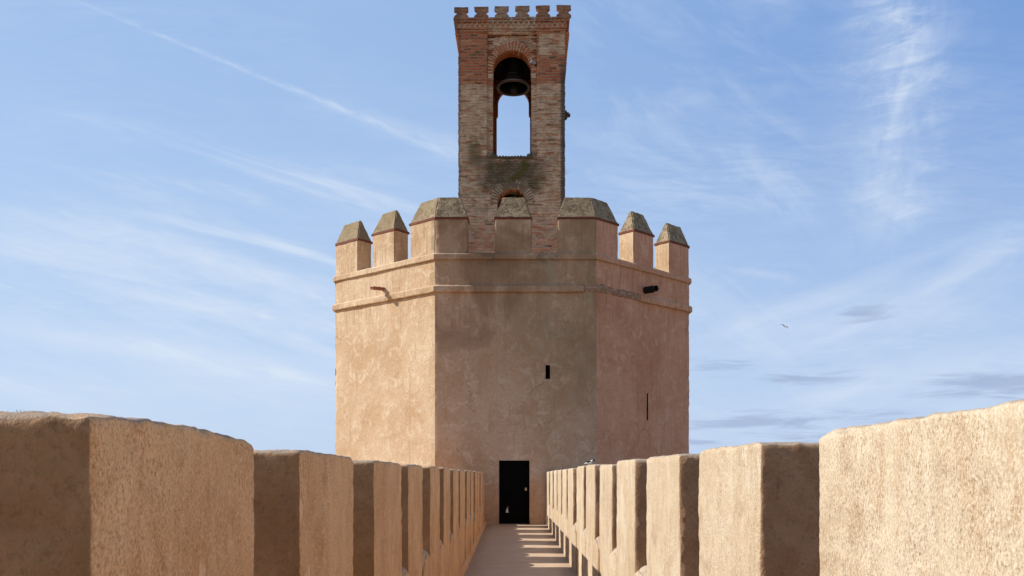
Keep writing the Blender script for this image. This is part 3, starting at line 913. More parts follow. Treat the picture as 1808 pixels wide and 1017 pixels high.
bm = bmesh.new()
vcache = {}
for i in range(NE):
    L = EL[i]
    holes = HOLES.get(i, [])
    res = 0.12 if i in (0, 1, 7) else 0.6
    us = [0, L]
    zs = [TZ0, TZ1]
    for h in holes:
        us += [h[0], h[1]]
        zs += [h[2], h[3]]
    fixed_u, fixed_z = uniq(us, 1e-4), uniq(zs, 1e-4)

    def fill(fx, r):
        out = []
        for a, b_ in zip(fx, fx[1:]):
            n = max(1, round((b_ - a) / r))
            out += [a + (b_ - a) * q / n for q in range(n)]
        return out + [fx[-1]]
    us, zs = fill(fixed_u, res), fill([TZ0, -3.2] + [z for z in fixed_z if z > -3.2], res)
    if i in (0, 1, 7):
        zs = [TZ0, -8.0] + [z for z in zs if z > -3.3]
    grid = {}

    def pv(a, b_):
        if (a, b_) not in grid:
            u, z = us[a], zs[b_]
            p2 = OV[i] + ED[i] * u
            p = Vector((p2.x, p2.y, z))
            isfix = any(abs(u - q) < 1e-3 for h in holes for q in h[:2]) or any(abs(z - q) < 1e-3 for h in holes for q in h[2:4])
            s = 0.35 if isfix else 1.0
            hh = (0.016 * fbm(p, 0.9, 3) + .005 * noise.noise(p * 5.0)) * s
            n = EN[i]
            if a in (0, len(us) - 1):
                j = i if a == 0 else (i + 1) % NE
                n = (EN[j] + EN[j - 1]).normalized()
                hh = 0.022 * noise.noise(Vector((j * 7.0, 0, z * 0.9))) + .026 * noise.noise(Vector((j * 3.0, 5, z * 4.3))) - .05 * max(0.0, noise.noise(Vector((j * 5.0, 9, z * 2.1))) - .25) - 0.012
            p = Vector((p.x + n.x * hh, p.y + n.y * hh, z))
            grid[(a, b_)] = bm.verts.new(p)
        return grid[(a, b_)]
    for a in range(len(us) - 1):
        for b_ in range(len(zs) - 1):
            uc, zc = (us[a] + us[a + 1]) / 2, (zs[b_] + zs[b_ + 1]) / 2
            if any(h[0] < uc < h[1] and h[2] < zc < h[3] for h in holes):
                continue
            bm.faces.new((pv(a, b_), pv(a + 1, b_), pv(a + 1, b_ + 1), pv(a, b_ + 1)))
    for h in holes:
        def q(u, z, dd):
            p2 = OV[i] + ED[i] * u - EN[i] * dd
            return (p2.x, p2.y, z)
        u0, u1, z0, z1, dd = h
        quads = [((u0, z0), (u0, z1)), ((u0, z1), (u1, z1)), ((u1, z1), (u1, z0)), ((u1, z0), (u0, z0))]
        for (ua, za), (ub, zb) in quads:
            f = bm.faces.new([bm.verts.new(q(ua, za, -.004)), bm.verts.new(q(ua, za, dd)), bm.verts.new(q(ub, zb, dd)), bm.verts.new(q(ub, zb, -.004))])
            f.material_index = 1 if dd > .4 else 0  # slit reveals take the near-black interior colour, shade painted in
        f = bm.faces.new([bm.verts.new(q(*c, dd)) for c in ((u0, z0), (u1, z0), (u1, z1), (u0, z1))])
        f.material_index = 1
bmesh.ops.remove_doubles(bm, verts=bm.verts, dist=0.0008)
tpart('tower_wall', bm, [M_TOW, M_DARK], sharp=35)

bm = bmesh.new()
bm.faces.new([bm.verts.new((p.x, p.y, 5.93 + UP)) for p in [corner(i, -.02) for i in range(NE)]])
tpart('roof_terrace', bm, M_FLOOR, smooth=False)


def band(path, prof, amp, seed):
    """loft a moulding profile [(outward, z)] along path [(edge, t)]"""
    bm = bmesh.new()
    rings = []
    for (i, t) in path:
        ring = []
        for d, z in prof:
            z = z + UP
            p = on(i, t, d)
            w = amp * fbm(Vector((p.x, p.y, z)) + Vector((seed, 0, 0)), 3.5, 3) if d > 0 else 0
            nn = EN[i]
            ring.append(bm.verts.new((p.x + nn.x * w, p.y + nn.y * w, z + w * .7)))
        rings.append(ring)
    for a, b_ in zip(rings, rings[1:]):
        for k in range(len(prof) - 1):
            bm.faces.new((a[k], b_[k], b_[k + 1], a[k + 1]))
    bm.faces.new(rings[0])
    bm.faces.new(list(reversed(rings[-1])))
    bmesh.ops.recalc_face_normals(bm, faces=bm.faces)
    return bm


def path(segs, step=0.12):
    out = []
    for i, a, b_ in segs:
        n = max(1, round(abs(b_ - a) / step))
        for q in range(n + 1):
            t = a + (b_ - a) * q / n
            pt = (i, t)
            if out:
                p, r_ = on(out[-1][0], out[-1][1], 0), on(i, t, 0)
                if (p - r_).length < 1e-4:
                    continue
            out.append(pt)
    return out


ring_segs = [(6, 0.01, EL[6]), (7, 0, EL[7]), (0, 0, EL[0]), (1, 0, EL[1]), (2, 0, EL[2]), (3, 0, EL[3]), (4, 0, EL[4]), (5, 0, EL[5] - .01)]
ring_segs = [(6, 0, EL[6]), (7, 0, EL[7]), (0, 0, EL[0]), (1, 0, EL[1]), (2, 0, EL[2])]
up_prof = [(-.12, 6.02), (-.03, 6.015), (.045, 5.975), (.075, 5.95), (.078, 5.80), (.066, 5.785), (-.05, 5.785)]
tpart('cornice', band(path(ring_segs), up_prof, 0.010, 1.0), M_TOW, sharp=30)
lo_prof = [(-.05, 4.97), (0.0, 4.965), (.075, 4.925), (.10, 4.90), (.102, 4.735), (.09, 4.715), (-.05, 4.715)]
tB0 = tpar(1030, 0)
tB1 = tpar(1128, 1)
tpart('cornice', band(path([(6, 0, EL[6]), (7, 0, EL[7]), (0, 0, tB0)]), lo_prof, 0.012, 4.0), M_TOW, sharp=30)
tpart('cornice', band(path([(1, tB1, EL[1]), (2, 0, EL[2])]), lo_prof, 0.012, 6.0), M_TOW, sharp=30)
br_prof = [(-.05, 4.99), (.012, 4.985), (.02, 4.965), (.006, 4.945), (.03, 4.925), (.05, 4.87), (.02, 4.81), (.042, 4.78), (.012, 4.735), (-.05, 4.725)]
tpart('broken_moulding', band(path([(0, tB0 - .01, EL[0]), (1, 0, tB1 + .01)], 0.05), br_prof, 0.045, 8.0), M_BROKEN, sharp=30)

# tower battlements
MZ0, MZ1, MZ2 = 5.99 + UP, 7.16 + UP, 7.93 + UP


def tower_merlon(outer, inner, inset_poly, ridge_z=MZ2):
    """outer/inner polygons counter-clockwise: list of (x, y); inset_poly = ridge polygon"""
    me = empty('merlon')
    bpy.data.objects.remove(me)
    poly = outer + inner
    n = len(poly)
    bm = bmesh.new()
    add_prism(bm, [(p.x, p.y, MZ0) for p in poly], [(p.x, p.y, MZ1 - .03) for p in poly])
    bmesh.ops.bevel(bm, geom=[e for e in bm.edges if abs(e.verts[0].co.z - e.verts[1].co.z) > .5], offset=0.035, segments=3, affect='EDGES')
    cuts = [e for e in bm.edges]
    bmesh.ops.subdivide_edges(bm, edges=cuts, cuts=5, use_grid_fill=True)
    for v in bm.verts:
        if v.co.z > MZ0 + .02:
            h = 0.012 * fbm(v.co, 2.0, 3)
            v.co.x += h
            v.co.y += h * .6
    body = tpart('merlon', bm, M_TOW, sharp=40)

    def off(poly, d):
        out = []
        for k in range(len(poly)):
            a, b_, c = poly[k - 1], poly[k], poly[(k + 1) % len(poly)]
            e1, e2 = (b_ - a).normalized(), (c - b_).normalized()
            n1, n2 = Vector((e1.y, -e1.x)), Vector((e2.y, -e2.x))
            out.append(b_ + (n1 + n2) * (d / (1 + n1.dot(n2))))
        return out
    bm = bmesh.new()
    o1 = off(poly, 0.022)
    add_prism(bm, [(p.x, p.y, MZ1 - .045) for p in o1], [(p.x, p.y, MZ1 + .03) for p in o1])
    bmesh.ops.subdivide_edges(bm, edges=bm.edges[:], cuts=6, use_grid_fill=True)
    for v in bm.verts:
        v.co += Vector((noise.noise(v.co * 4), noise.noise(v.co * 4 + Vector((5, 0, 0))), noise.noise(v.co * 6 + Vector((0, 5, 0))))) * 0.012
    bmesh.ops.transform(bm, matrix=T_INV, verts=bm.verts)
    obj('brick_course', bm, M_BAND, body, sharp=30)
    bm = bmesh.new()
    o2 = off(poly, 0.004)
    add_prism(bm, [(p.x, p.y, MZ1 + .028) for p in o2], [(p.x, p.y, ridge_z) for p in inset_poly])
    bmesh.ops.bevel(bm, geom=[e for e in bm.edges if max(e.verts[0].co.z, e.verts[1].co.z) > ridge_z - .01], offset=0.03, segments=2, affect='EDGES')
    bmesh.ops.triangulate(bm, faces=bm.faces[:])
    bmesh.ops.subdivide_edges(bm, edges=bm.edges[:], cuts=6, use_grid_fill=True)
    for v in bm.verts:
        if v.co.z > MZ1 + .05:
            v.co += Vector((noise.noise(v.co * 5), noise.noise(v.co * 5 + Vector((5, 0, 0))), noise.noise(v.co * 5 + Vector((0, 5, 0))))) * 0.016
            v.co += Vector((noise.noise(v.co * 15), noise.noise(v.co * 15 + Vector((5, 0, 0))), noise.noise(v.co * 15 + Vector((0, 5, 0))))) * 0.008
    bmesh.ops.transform(bm, matrix=T_INV, verts=bm.verts)
    obj('cap', bm, M_CAP, body, sharp=35)


TH = 0.66
BK = -0.015      # outer face sits a hair behind the wall face


def straight(i, t0, t1, ins=0.2, rz=MZ2):
    outer = [on(i, t0, BK), on(i, t1, BK)]
    inner = [on(i, t1, BK - TH), on(i, t0, BK - TH)]
    if t0 <= 0 or t1 >= EL[i]:
        pass
    m0, m1 = 0.045, 0.045
    rid = [on(i, t0 + ins, BK - TH / 2 + m0), on(i, t1 - ins, BK - TH / 2 + m0), on(i, t1 - ins, BK - TH / 2 - m1), on(i, t0 + ins, BK - TH / 2 - m1)]
    tower_merlon(outer, inner, rid, rz)


def wrap(c, i, ta, j, tb, ins=0.2, rz=MZ2):
    """corner merlon: edge i from ta to the corner c, then edge j from the corner to tb"""
    def P(e, t, d):
        return OV[e] + ED[e] * t + EN[e] * d
    outer = [P(i, ta, BK), corner(c, BK), P(j, tb, BK)]
    inner = [P(j, tb, BK - TH), corner(c, BK - TH), P(i, ta, BK - TH)]
    h = BK - TH / 2
    rid = [P(i, ta + ins, h + .045), corner(c, h + .045), P(j, tb - ins, h + .045), P(j, tb - ins, h - .045), corner(c, h - .045), P(i, ta + ins, h - .045)]
    tower_merlon(outer, inner, rid, rz)


t7 = lambda px: tpar(px, 7)
t1_ = lambda px: tpar(px, 1)
t0_ = lambda px: tpar(px, 0)
wrap(0, 7, t7(723), 0, t0_(826), 0.24)
straight(0, t0_(874), t0_(939), 0.23)
wrap(1, 0, t0_(985), 1, t1_(1092.5), 0.24)
straight(1, t1_(1120), t1_(1155), 0.22)
wrap(2, 1, t1_(1183), 2, 0.55, 0.22)
straight(7, t7(656.5), t7(696), 0.22)
wrap(7, 6, EL[6] - .55, 7, t7(631), 0.22)
for (i, a, b_) in ((2, 2.1, 3.3), (6, 1.7, 2.9)):
    straight(i, a, b_, 0.22)

# skirting at the tower foot, each side of the door
for a, b_ in ((0.9, 2.53 - .46), (2.53 + .60, 4.3)):
    bm = bmesh.new()
    x0, x1 = -2.53 + a, -2.53 + b_
    zf = zfloor(26)
    add_prism(bm, [(x0, 25.945, zf - .05), (x1, 25.945, zf - .05), (x1, 26.03, zf - .05), (x0, 26.03, zf - .05)],
              [(x0, 25.975, zf + .15), (x1, 25.975, zf + .15), (x1, 26.03, zf + .16), (x0, 26.03, zf + .16)])
    tpart('skirting', bm, M_TOW, smooth=False)

# door leaf
bm = bmesh.new()
dx0, dx1, dzb, dzt = -0.427, 0.576, DOOR[2], DOOR[3]
yb = 26.27
add_box(bm, (dx0 + .005, yb, dzb + .004), (dx1 - .005, yb + .05, dzt - .005))
for x0, x1, z0, z1 in ((dx0 + .005, dx0 + .10, dzb + .004, dzt - .005), (dx1 - .10, dx1 - .005, dzb + .004, dzt - .005),
                       (dx0 + .102, dx1 - .102, dzt - .12, dzt - .007), (dx0 + .102, dx1 - .102, dzb + .006, dzb + .14), (dx0 + .102, dx1 - .102, -1.3, -1.2)):
    add_box(bm, (x0, yb - .015, z0), (x1, yb - .002, z1))
door = tpart('door', bm, M_DOOR, smooth=False)
door['label'] = 'black door'
bm = bmesh.new()
hx, hz = (928.5 - CX) / F * yb, (HY - 863.5) / F * yb
add_box(bm, (hx - .03, yb - .022, hz - .05), (hx + .03, yb - .016, hz + .045))
add_tube(bm, (hx, yb - .02, hz + .012), (hx, yb - .075, hz + .012), .012)
add_tube(bm, (hx, yb - .07, hz + .012), (hx - .03, yb - .07, hz + .012), .011)
bmesh.ops.transform(bm, matrix=T_INV, verts=bm.verts)
obj('handle', bm, M_BRASS, door)
bm = bmesh.new()
hx, hz = (895.5 - CX) / F * yb, (HY - 900) / F * yb
add_box(bm, (hx - .045, yb - .03, hz - .09), (hx + .045, yb - .016, hz - .05))
add_box(bm, (hx - .028, yb - .032, hz - .048), (hx + .028, yb - .016, hz + .03))
add_tube(bm, (hx + .018, yb - .03, hz + .05), (hx + .018, yb - .03, hz + .095), .013)
bmesh.ops.transform(bm, matrix=T_INV, verts=bm.verts)
obj('bolt', bm, M_STEEL, door)

# water spouts
ts = tpar(676.5, 7)
base2 = on(7, ts, 0.0)
zsp = (HY - 510) / F * base2.y
n = EN[7]
bm = bmesh.new()
prof = [(-.085, .045), (-.07, -.03), (-.03, -.055), (.03, -.055), (.07, -.03), (.085, .045), (.06, .045), (.05, -.01), (0, -.03), (-.05, -.01), (-.06, .045)]
e = ED[7]
ra, rb = [], []
for a, z in prof:
    ra.append(bm.verts.new((base2.x - n.x * .1 + e.x * a, base2.y - n.y * .1 + e.y * a, zsp + z)))
    rb.append(bm.verts.new((base2.x + n.x * .52 + e.x * a, base2.y + n.y * .52 + e.y * a, zsp + z - .05)))
for k in range(len(prof)):
    j = (k + 1) % len(prof)
    bm.faces.new((ra[k], rb[k], rb[j], ra[j]))
bm.faces.new(ra)
bm.faces.new(list(reversed(rb)))
bmesh.ops.recalc_face_normals(bm, faces=bm.faces)
o = tpart('waterspout', bm, M_TERRA)
o['label'] = 'terracotta channel spout'
ts = tpar(1139, 1)
base2 = on(1, ts, 0.0)
zsp = (HY - 512.5) / F * base2.y
n, e = EN[1], ED[1]
bm = bmesh.new()
p0 = Vector((base2.x - n.x * .1, base2.y - n.y * .1, zsp))
p1 = Vector((base2.x + n.x * .30, base2.y + n.y * .30, zsp - .01))
p2 = Vector((base2.x + n.x * .50, base2.y + n.y * .50, zsp - .005))
add_tube(bm, p0, p1, .125, .122, 18)
add_tube(bm, p1, p2, .105, .10, 18, caps=False)
add_tube(bm, p1 - (p2 - p1) * .05, p1 + (p2 - p1) * .05, .135, .135, 18)
o = tpart('waterspout', bm, M_BLACK)
o['label'] = 'black stub pipe spout'

# ------------------------------------------------------------------ bell tower (brick)
BY = 30.0
YAW = R(-1.0)
bell_tower = empty('bell_tower', (0.0, BY, 6.0), YAW)
tag(bell_tower, 'weathered red brick bell tower with an open arch rising above the octagonal tower', 'tower')
B_INV = Matrix.Translation((0, 0, -6.0))        # its own frame: x across, y depth, z up from its foot


BZ = 6.0


def bpart(name, bm, mats, parent=bell_tower, **kw):
    # meshes are written with true heights in the material, so the mesh stays at true height and the object drops
    o = obj(name, bm, mats, parent, **kw)
    if parent is bell_tower:
        o.location = (0, 0, -BZ + 30.0 * SHEAR)
    return o


HW0, HW1 = -2.035, 2.005       # front edges
DEPTH = 3.4
ARC_R, ARC_Z, SILL_Z = 0.73, 13.92, 10.62
LOW_R, LOW_Z = 0.56, 8.80


def sd_arch(u, z, r, zc, zb):
    """signed distance (negative inside) of an arched opening"""
    if z > zc:
        return math.hypot(u, z - zc) - r
    dx = abs(u) - r
    dz = zb - z
    if dx < 0 and dz < 0:
        return max(dx, dz)
    return math.hypot(max(dx, 0), max(dz, 0))


P_ = 0.105


def course_jag(z, s):
    k = math.floor(z / P_)
    return (noise.noise(Vector((k * 3.17, s, 0.5))) - .1) * 0.022


bm = bmesh.new()
us = set()
u = HW0
N_U = 66
us = [HW0 + (HW1 - HW0) * q / N_U for q in range(N_U + 1)]
us = uniq(us + [-.96, -.925, -.92, .92, .925, .96], 0.0035)
zs = []
k = math.floor(6.0 / P_)
while k * P_ < 15.55:
    for f in (0.04, 0.20, 0.60, 0.97):
        zs.append(k * P_ + f * P_)
    k += 1
zs = [z for z in zs if z > 5.95]


def in_hole(u, z):
    return min(sd_arch(u, z, ARC_R, ARC_Z, SILL_Z), sd_arch(u, z, LOW_R, LOW_Z, 6.3))


def panel_depth(u, z):
    if SILL_Z - .02 < z < 15.2:
        a = abs(u)
        if a < .92:
            return .10
        if a < .96:
            return .10 * (0.96 - a) / .04
    return 0.0


grid = {}


def fv(a, b_):
    key = (a, b_)
    if key in grid:
        return grid[key]
    u, z = us[a], zs[b_]
    d = in_hole(u, z)
    if abs(d) < 0.075:
        eps = 0.002
        gx = (in_hole(u + eps, z) - in_hole(u - eps, z)) / (2 * eps)
        gz = (in_hole(u, z + eps) - in_hole(u, z - eps)) / (2 * eps)
        l = math.hypot(gx, gz)
        if l > .3 and touched.get(key):
            u -= d * gx / l
            z -= d * gz / l
    fz = (z / P_) % 1.0
    joint = 1.0 if fz < .15 else 0.0
    kk = math.floor(z / P_)
    bu = math.floor((u + (kk % 2) * .155) / .31)
    loss = noise.noise(Vector((u * .9, z * .9, 2.0)))
    rel = 0.016 * joint + 0.022 * max(0.0, noise.noise(Vector((bu * 5.3, kk * 2.9, 1.0)))) + 0.02 * fbm(Vector((u, 0, z)), 2.6, 3)
    if loss > .25:
        rel += .03 * (loss - .25)
    x = u
    if a == 0:
        x -= course_jag(z, 1.0) + .012 * joint * -1
    if a == len(us) - 1:
        x += course_jag(z, 7.0) - .012 * joint
    grid[key] = bm.verts.new((x, panel_depth(us[a], zs[b_]) + rel, z))
    return grid[key]


keep = []
touched = {}
for a in range(len(us) - 1):
    for b_ in range(len(zs) - 1):
        uc, zc = (us[a] + us[a + 1]) / 2, (zs[b_] + zs[b_ + 1]) / 2
        corners = ((a, b_), (a + 1, b_), (a + 1, b_ + 1), (a, b_ + 1))
        if in_hole(uc, zc) < 0:
            for c in corners:
                touched[c] = True
            continue
        keep.append(corners)
for corners in keep:
    bm.faces.new([fv(*c) for c in corners])
# reveals of the two openings, front edges and body of the front wall
edges = [e for e in bm.edges if len(e.link_faces) == 1]
inner_e = [e for e in edges if all(abs(v.co.x) < 1.2 and v.co.z > 6.2 and v.co.z < 15.0 for v in e.verts)]
ret = bmesh.ops.extrude_edge_only(bm, edges=inner_e)
nv = [g_ for g_ in ret['geom'] if isinstance(g_, bmesh.types.BMVert)]
for v in nv:
    v.co.y = 0.62
for g_ in ret['geom']:
    if isinstance(g_, bmesh.types.BMFace):
        g_.material_index = 1
edges = [e for e in bm.edges if len(e.link_faces) == 1]
side_e = [e for e in edges if all(abs(v.co.x) > 1.9 for v in e.verts)]
ret = bmesh.ops.extrude_edge_only(bm, edges=side_e)
for g_ in ret['geom']:
    if isinstance(g_, bmesh.types.BMVert):
        g_.co.y = 0.3
bmesh.ops.recalc_face_normals(bm, faces=bm.faces)
bpart('front_wall', bm, [M_BRICK, M_RED], sharp=50)

bm = bmesh.new()
# inside: side walls, ceiling, floors
add_box(bm, (HW0 + .02, 0.28, 5.95), (-1.35, DEPTH - .25, 15.5))
add_box(bm, (1.35, 0.28, 5.95), (HW1 - .02, DEPTH - .25, 15.5))
bpart('side_wall', bm, M_BRICK, smooth=False)
bm = bmesh.new()
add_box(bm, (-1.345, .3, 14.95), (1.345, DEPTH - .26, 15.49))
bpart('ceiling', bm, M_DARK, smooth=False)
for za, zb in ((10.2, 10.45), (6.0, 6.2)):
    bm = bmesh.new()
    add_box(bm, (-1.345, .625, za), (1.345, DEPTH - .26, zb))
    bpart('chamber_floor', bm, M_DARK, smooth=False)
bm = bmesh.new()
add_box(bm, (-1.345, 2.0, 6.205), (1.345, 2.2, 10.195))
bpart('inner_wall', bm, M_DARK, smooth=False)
# back wall with its own arch
bm = bmesh.new()
bR, bZ = 0.70, 13.98
outl = [(-.70, 10.4)] + [(-.70, 13.46), (-.645, 13.52), (-.645, 13.8)] + [(bR * .93 * math.cos(math.pi - q * math.pi / 24), bZ + bR * .93 * math.sin(math.pi - q * math.pi / 24)) for q in range(25)] + [(.645, 13.8), (.645, 13.52), (.70, 13.46), (.70, 10.4)]
y0, y1 = DEPTH - .24, DEPTH
xl, xr = HW0 + .02, HW1 - .02


def wall_with_notch(y, flip):
    pass


top_z, bot_z = 15.5, 5.95
# strips left and right of the opening and spandrels following the arch
for ya in (0,):
    add_box(bm, (xl, y0, bot_z), (-.70, y1, top_z))
    add_box(bm, (.70, y0, bot_z), (xr, y1, top_z))
    add_box(bm, (-.699, y0, bot_z), (.699, y1, 10.4))
    pts = outl[1:-1]
    for (xa, za), (xb, zb) in zip(pts, pts[1:]):
        if xb - xa < 1e-4:
            continue
        add_prism(bm, [(xa, y0, za), (xb, y0, zb), (xb, y1, zb), (xa, y1, za)], [(xa, y0, top_z), (xb, y0, top_z), (xb, y1, top_z), (xa, y1, top_z)])
bpart('back_wall', bm, M_RED, smooth=False)

# voussoirs of the upper and lower arch
def arch_ring(r0, r1, zc, n, a0, a1, y_out, clip, seed):
    bm = bmesh.new()
    rng = random.Random(seed)
    for q in range(n):
        ta = a0 + (a1 - a0) * (q + .06) / n
        tb = a0 + (a1 - a0) * (q + .60) / n
        for (s, t, mi, yo) in ((ta, tb, 0, rng.uniform(-.015, .012)), (tb, a0 + (a1 - a0) * (q + 1.06) / n, 1, rng.uniform(.012, .03))):
            rr1 = r1 + rng.uniform(-.05, .05)
            rr0 = r0 + rng.uniform(-.004, .014)

            def pt(r, th):
                x = r * math.cos(th)
                zz = zc + r * math.sin(th)
                return max(-clip, min(clip, x)), zz
            A, B, C, D = pt(rr0, s), pt(rr1, s), pt(rr1, t), pt(rr0, t)
            if abs(A[0] - B[0]) + abs(A[1] - B[1]) < .03:
                continue
            y_ = y_out + yo
            f = [(A[0], y_, A[1]), (B[0], y_, B[1]), (C[0], y_, C[1]), (D[0], y_, D[1])]
            bk = [(p[0], .40, p[2]) for p in f]
            add_prism(bm, bk, f, mi)
    bmesh.ops.recalc_face_normals(bm, faces=bm.faces)
    return bm


bpart('arch', arch_ring(ARC_R, 1.04, ARC_Z, 27, R(-14), R(194), .075, .915, 2), [M_RED, M_MORTAR], smooth=False)
bpart('arch', arch_ring(LOW_R, .86, LOW_Z, 25, R(-5), R(185), -.012, 2, 4), [plain('grey_brick', (.21, .15, .11), .95, var=.3), M_MORTAR], smooth=False)
# imposts, alfiz courses
for s in (-1, 1):
    bm = bmesh.new()
    xa, xb = sorted((s * .715, s * .925))
    add_box(bm, (xa, .03, 13.66), (xb, .5, 13.73))
    add_box(bm, (xa + (.02 if s > 0 else 0), .05, 13.58), (xb - (.02 if s < 0 else 0), .5, 13.655))
    bmesh.ops.bevel(bm, geom=bm.edges[:], offset=.012, segments=2, affect='EDGES')
    bpart('impost', bm, M_MORTAR)
bm = bmesh.new()
rng = random.Random(11)
x = -.95
while x < .93:
    w = rng.uniform(.10, .26)
    add_box(bm, (x, .04 + rng.uniform(-.02, .01), 15.19 + rng.uniform(-.02, .01)), (min(.95, x + w - .012), .12, 15.245 + rng.uniform(-.01, .02)))
    x += w
bpart('panel_course', bm, M_BAND, smooth=False)
for s in (-1, 1):
    bm = bmesh.new()
    xa, xb = sorted((s * .86, s * .93))
    add_box(bm, (xa, .125, 14.40), (xb, .16, 15.19))
    for q in range(9):
        if rng.random() < .25:
            continue
        z = 14.45 + q * .085
        a = .93 - rng.uniform(.10, .32)
        xa, xb = sorted((s * a, s * .93))
        add_box(bm, (xa, .075, z), (xb, .14, z + .04))
    bpart('panel_brick', bm, M_BAND, smooth=False)

# tiled sill of the opening
bm = bmesh.new()
rng = random.Random(5)
add_box(bm, (-.80, -.02, 10.50), (.80, .64, 10.58))
nt_ = 13
for q in range(nt_):
    x = -.74 + 1.48 * (q + .5) / nt_
    add_tube(bm, (x, -.06 + rng.uniform(-.02, .02), 10.56 + rng.uniform(-.008, .008)), (x, .6, 10.575), .038, .038, 8)
bpart('tiled_sill', bm, plain('mossy_tile', (.13, .10, .07), .95, var=.6, sc_=11), smooth=False)
# stair-stepped toes of the jambs
M_FOOT = plain('dark_mossy_brick', (.10, .09, .06), .95, var=.4)
for s in (-1, 1):
    bm = bmesh.new()
    for q, (w, h) in enumerate(((.20, .06), (.13, .12), (.07, .19))):
        xa, xb = sorted((s * .76, s * (.76 - w)))
        add_box(bm, (xa, .0 + q * .02, 10.56), (xb, .55 - q * .01, 10.58 + h))
    bpart('jamb_foot', bm, M_FOOT, smooth=False)

# top cornice: stepped brick courses with a row of dentils
bm = bmesh.new()


def ring_course(bm, z0, z1, out, jit, seed, step=.28):
    rng = random.Random(seed)
    x0, x1, y0_, y1_ = HW0 - out, HW1 + out, -out, DEPTH + out
    for (ax, a0, a1) in (('x', x0, x1), ('y', y0_ + .31, y1_ - .31)):
        t = a0
        while t < a1 - .01:
            w = min(rng.uniform(.8, 1.15) * step, a1 - t)
            if a1 - t - w < .07:
                w = a1 - t
            j = rng.uniform(-jit, jit)
            k = rng.uniform(-.006, .006)
            g_ = .004
            if ax == 'x':
                add_box(bm, (t + g_, y0_ + j, z0 + k), (t + w - g_, y0_ + .30, z1 + k))
                add_box(bm, (t + g_, y1_ - .30, z0 + k), (t + w - g_, y1_ - j, z1 + k))
            else:
                add_box(bm, (x0 + j, t + g_, z0 + k), (x0 + .30, t + w - g_, z1 + k))
                add_box(bm, (x1 - .30, t + g_, z0 + k), (x1 - j, t + w - g_, z1 + k))
            t += w


ring_course(bm, 15.31, 15.375, .035, .008, 1)
ring_course(bm, 15.39, 15.45, .07, .008, 2)
ring_course(bm, 15.61, 15.675, .15, .008, 3)
ring_course(bm, 15.69, 15.76, .175, .008, 4)
corn = bpart('cornice', bm, M_BRICK, smooth=False)
bm = bmesh.new()
ring_course(bm, 15.455, 15.605, .062, .003, 9, 3.0)
bpart('cornice_bed', bm, M_MORTAR, smooth=False)
bm = bmesh.new()
ring_course(bm, 15.46, 15.60, .055, .0, 19, 9.0)
rng = random.Random(8)
x = HW0 - .10
while x < HW1 + .05:
    add_box(bm, (x, -.125 + rng.uniform(-.01, .01), 15.475), (x + .085, .0, 15.605))
    x += .195
for xs_ in (HW0 - .12, HW1 + .02):
    y = .05
    while y < DEPTH:
        add_box(bm, (xs_, y, 15.475), (xs_ + .10, y + .085, 15.605))
        y += .2
bpart('dentil_course', bm, M_BRICK, smooth=False)
bm = bmesh.new()
add_box(bm, (HW0 + .12, .14, 15.5), (HW1 - .12, DEPTH - .14, 15.70))
bpart('roof', bm, M_BRICK, smooth=False)


def bell_merlon(cx, cy, w, d, along_x=True, h=.405, seed=0):
    z0 = 15.755
    prof = [(-.5, 0), (-.5, .16), (-.40, .30), (-.28, .44), (-.34, .54), (-.5, .66), (-.5, .70), (-.5, 1.0), (.5, 1.0), (.5, .70), (.5, .66), (.34, .54), (.28, .44), (.40, .30), (.5, .16), (.5, 0)]
    bm = bmesh.new()
    A, B = [], []
    for a, b_ in prof:
        jx = noise.noise(Vector((a * 9, b_ * 9, seed))) * .02
        for lst, s in ((A, -1), (B, 1)):
            if along_x:
                p = (cx + a * w + jx, cy + s * d / 2, z0 + b_ * h + jx * .5)
            else:
                p = (cx + s * d / 2, cy + a * w + jx, z0 + b_ * h + jx * .5)
            lst.append(bm.verts.new(p))
    bm.faces.new(A)
    bm.faces.new(list(reversed(B)))
    for q in range(len(prof)):
        j = (q + 1) % len(prof)
        bm.faces.new((A[q], B[q], B[j], A[j]))
    bmesh.ops.recalc_face_normals(bm, faces=bm.faces)
    bmesh.ops.triangulate(bm, faces=[f for f in bm.faces if len(f.verts) > 4])
    bmesh.ops.subdivide_edges(bm, edges=bm.edges[:], cuts=2, use_grid_fill=True)
    for v in bm.verts:
        v.co += Vector((noise.noise(v.co * 7), noise.noise(v.co * 7 + Vector((5, 0, 0))), noise.noise(v.co * 7 + Vector((0, 5, 0))))) * .013
    bpart('merlon', bm, M_BRICK, sharp=35)


fy = -.17
for q, px in enumerate((814.5, 850, 886, 922.5, 958.5, 995.5)):
    cxm = (px - CX) / F * (BY + fy)
    bell_merlon(cxm, fy + .075, .535, .12, True, .41 + .008 * q, q)
for q in range(3):
    for s, xm in ((-1, HW0 - .03), (1, HW1 + .03)):
        bell_merlon(xm, .95 + q * .8, .53, .30, False, .42, q + 20 + s)
for q in range(6):
    bell_merlon(-1.9 + q * .765, DEPTH + .01, .53, .30, True, .42, q + 40)

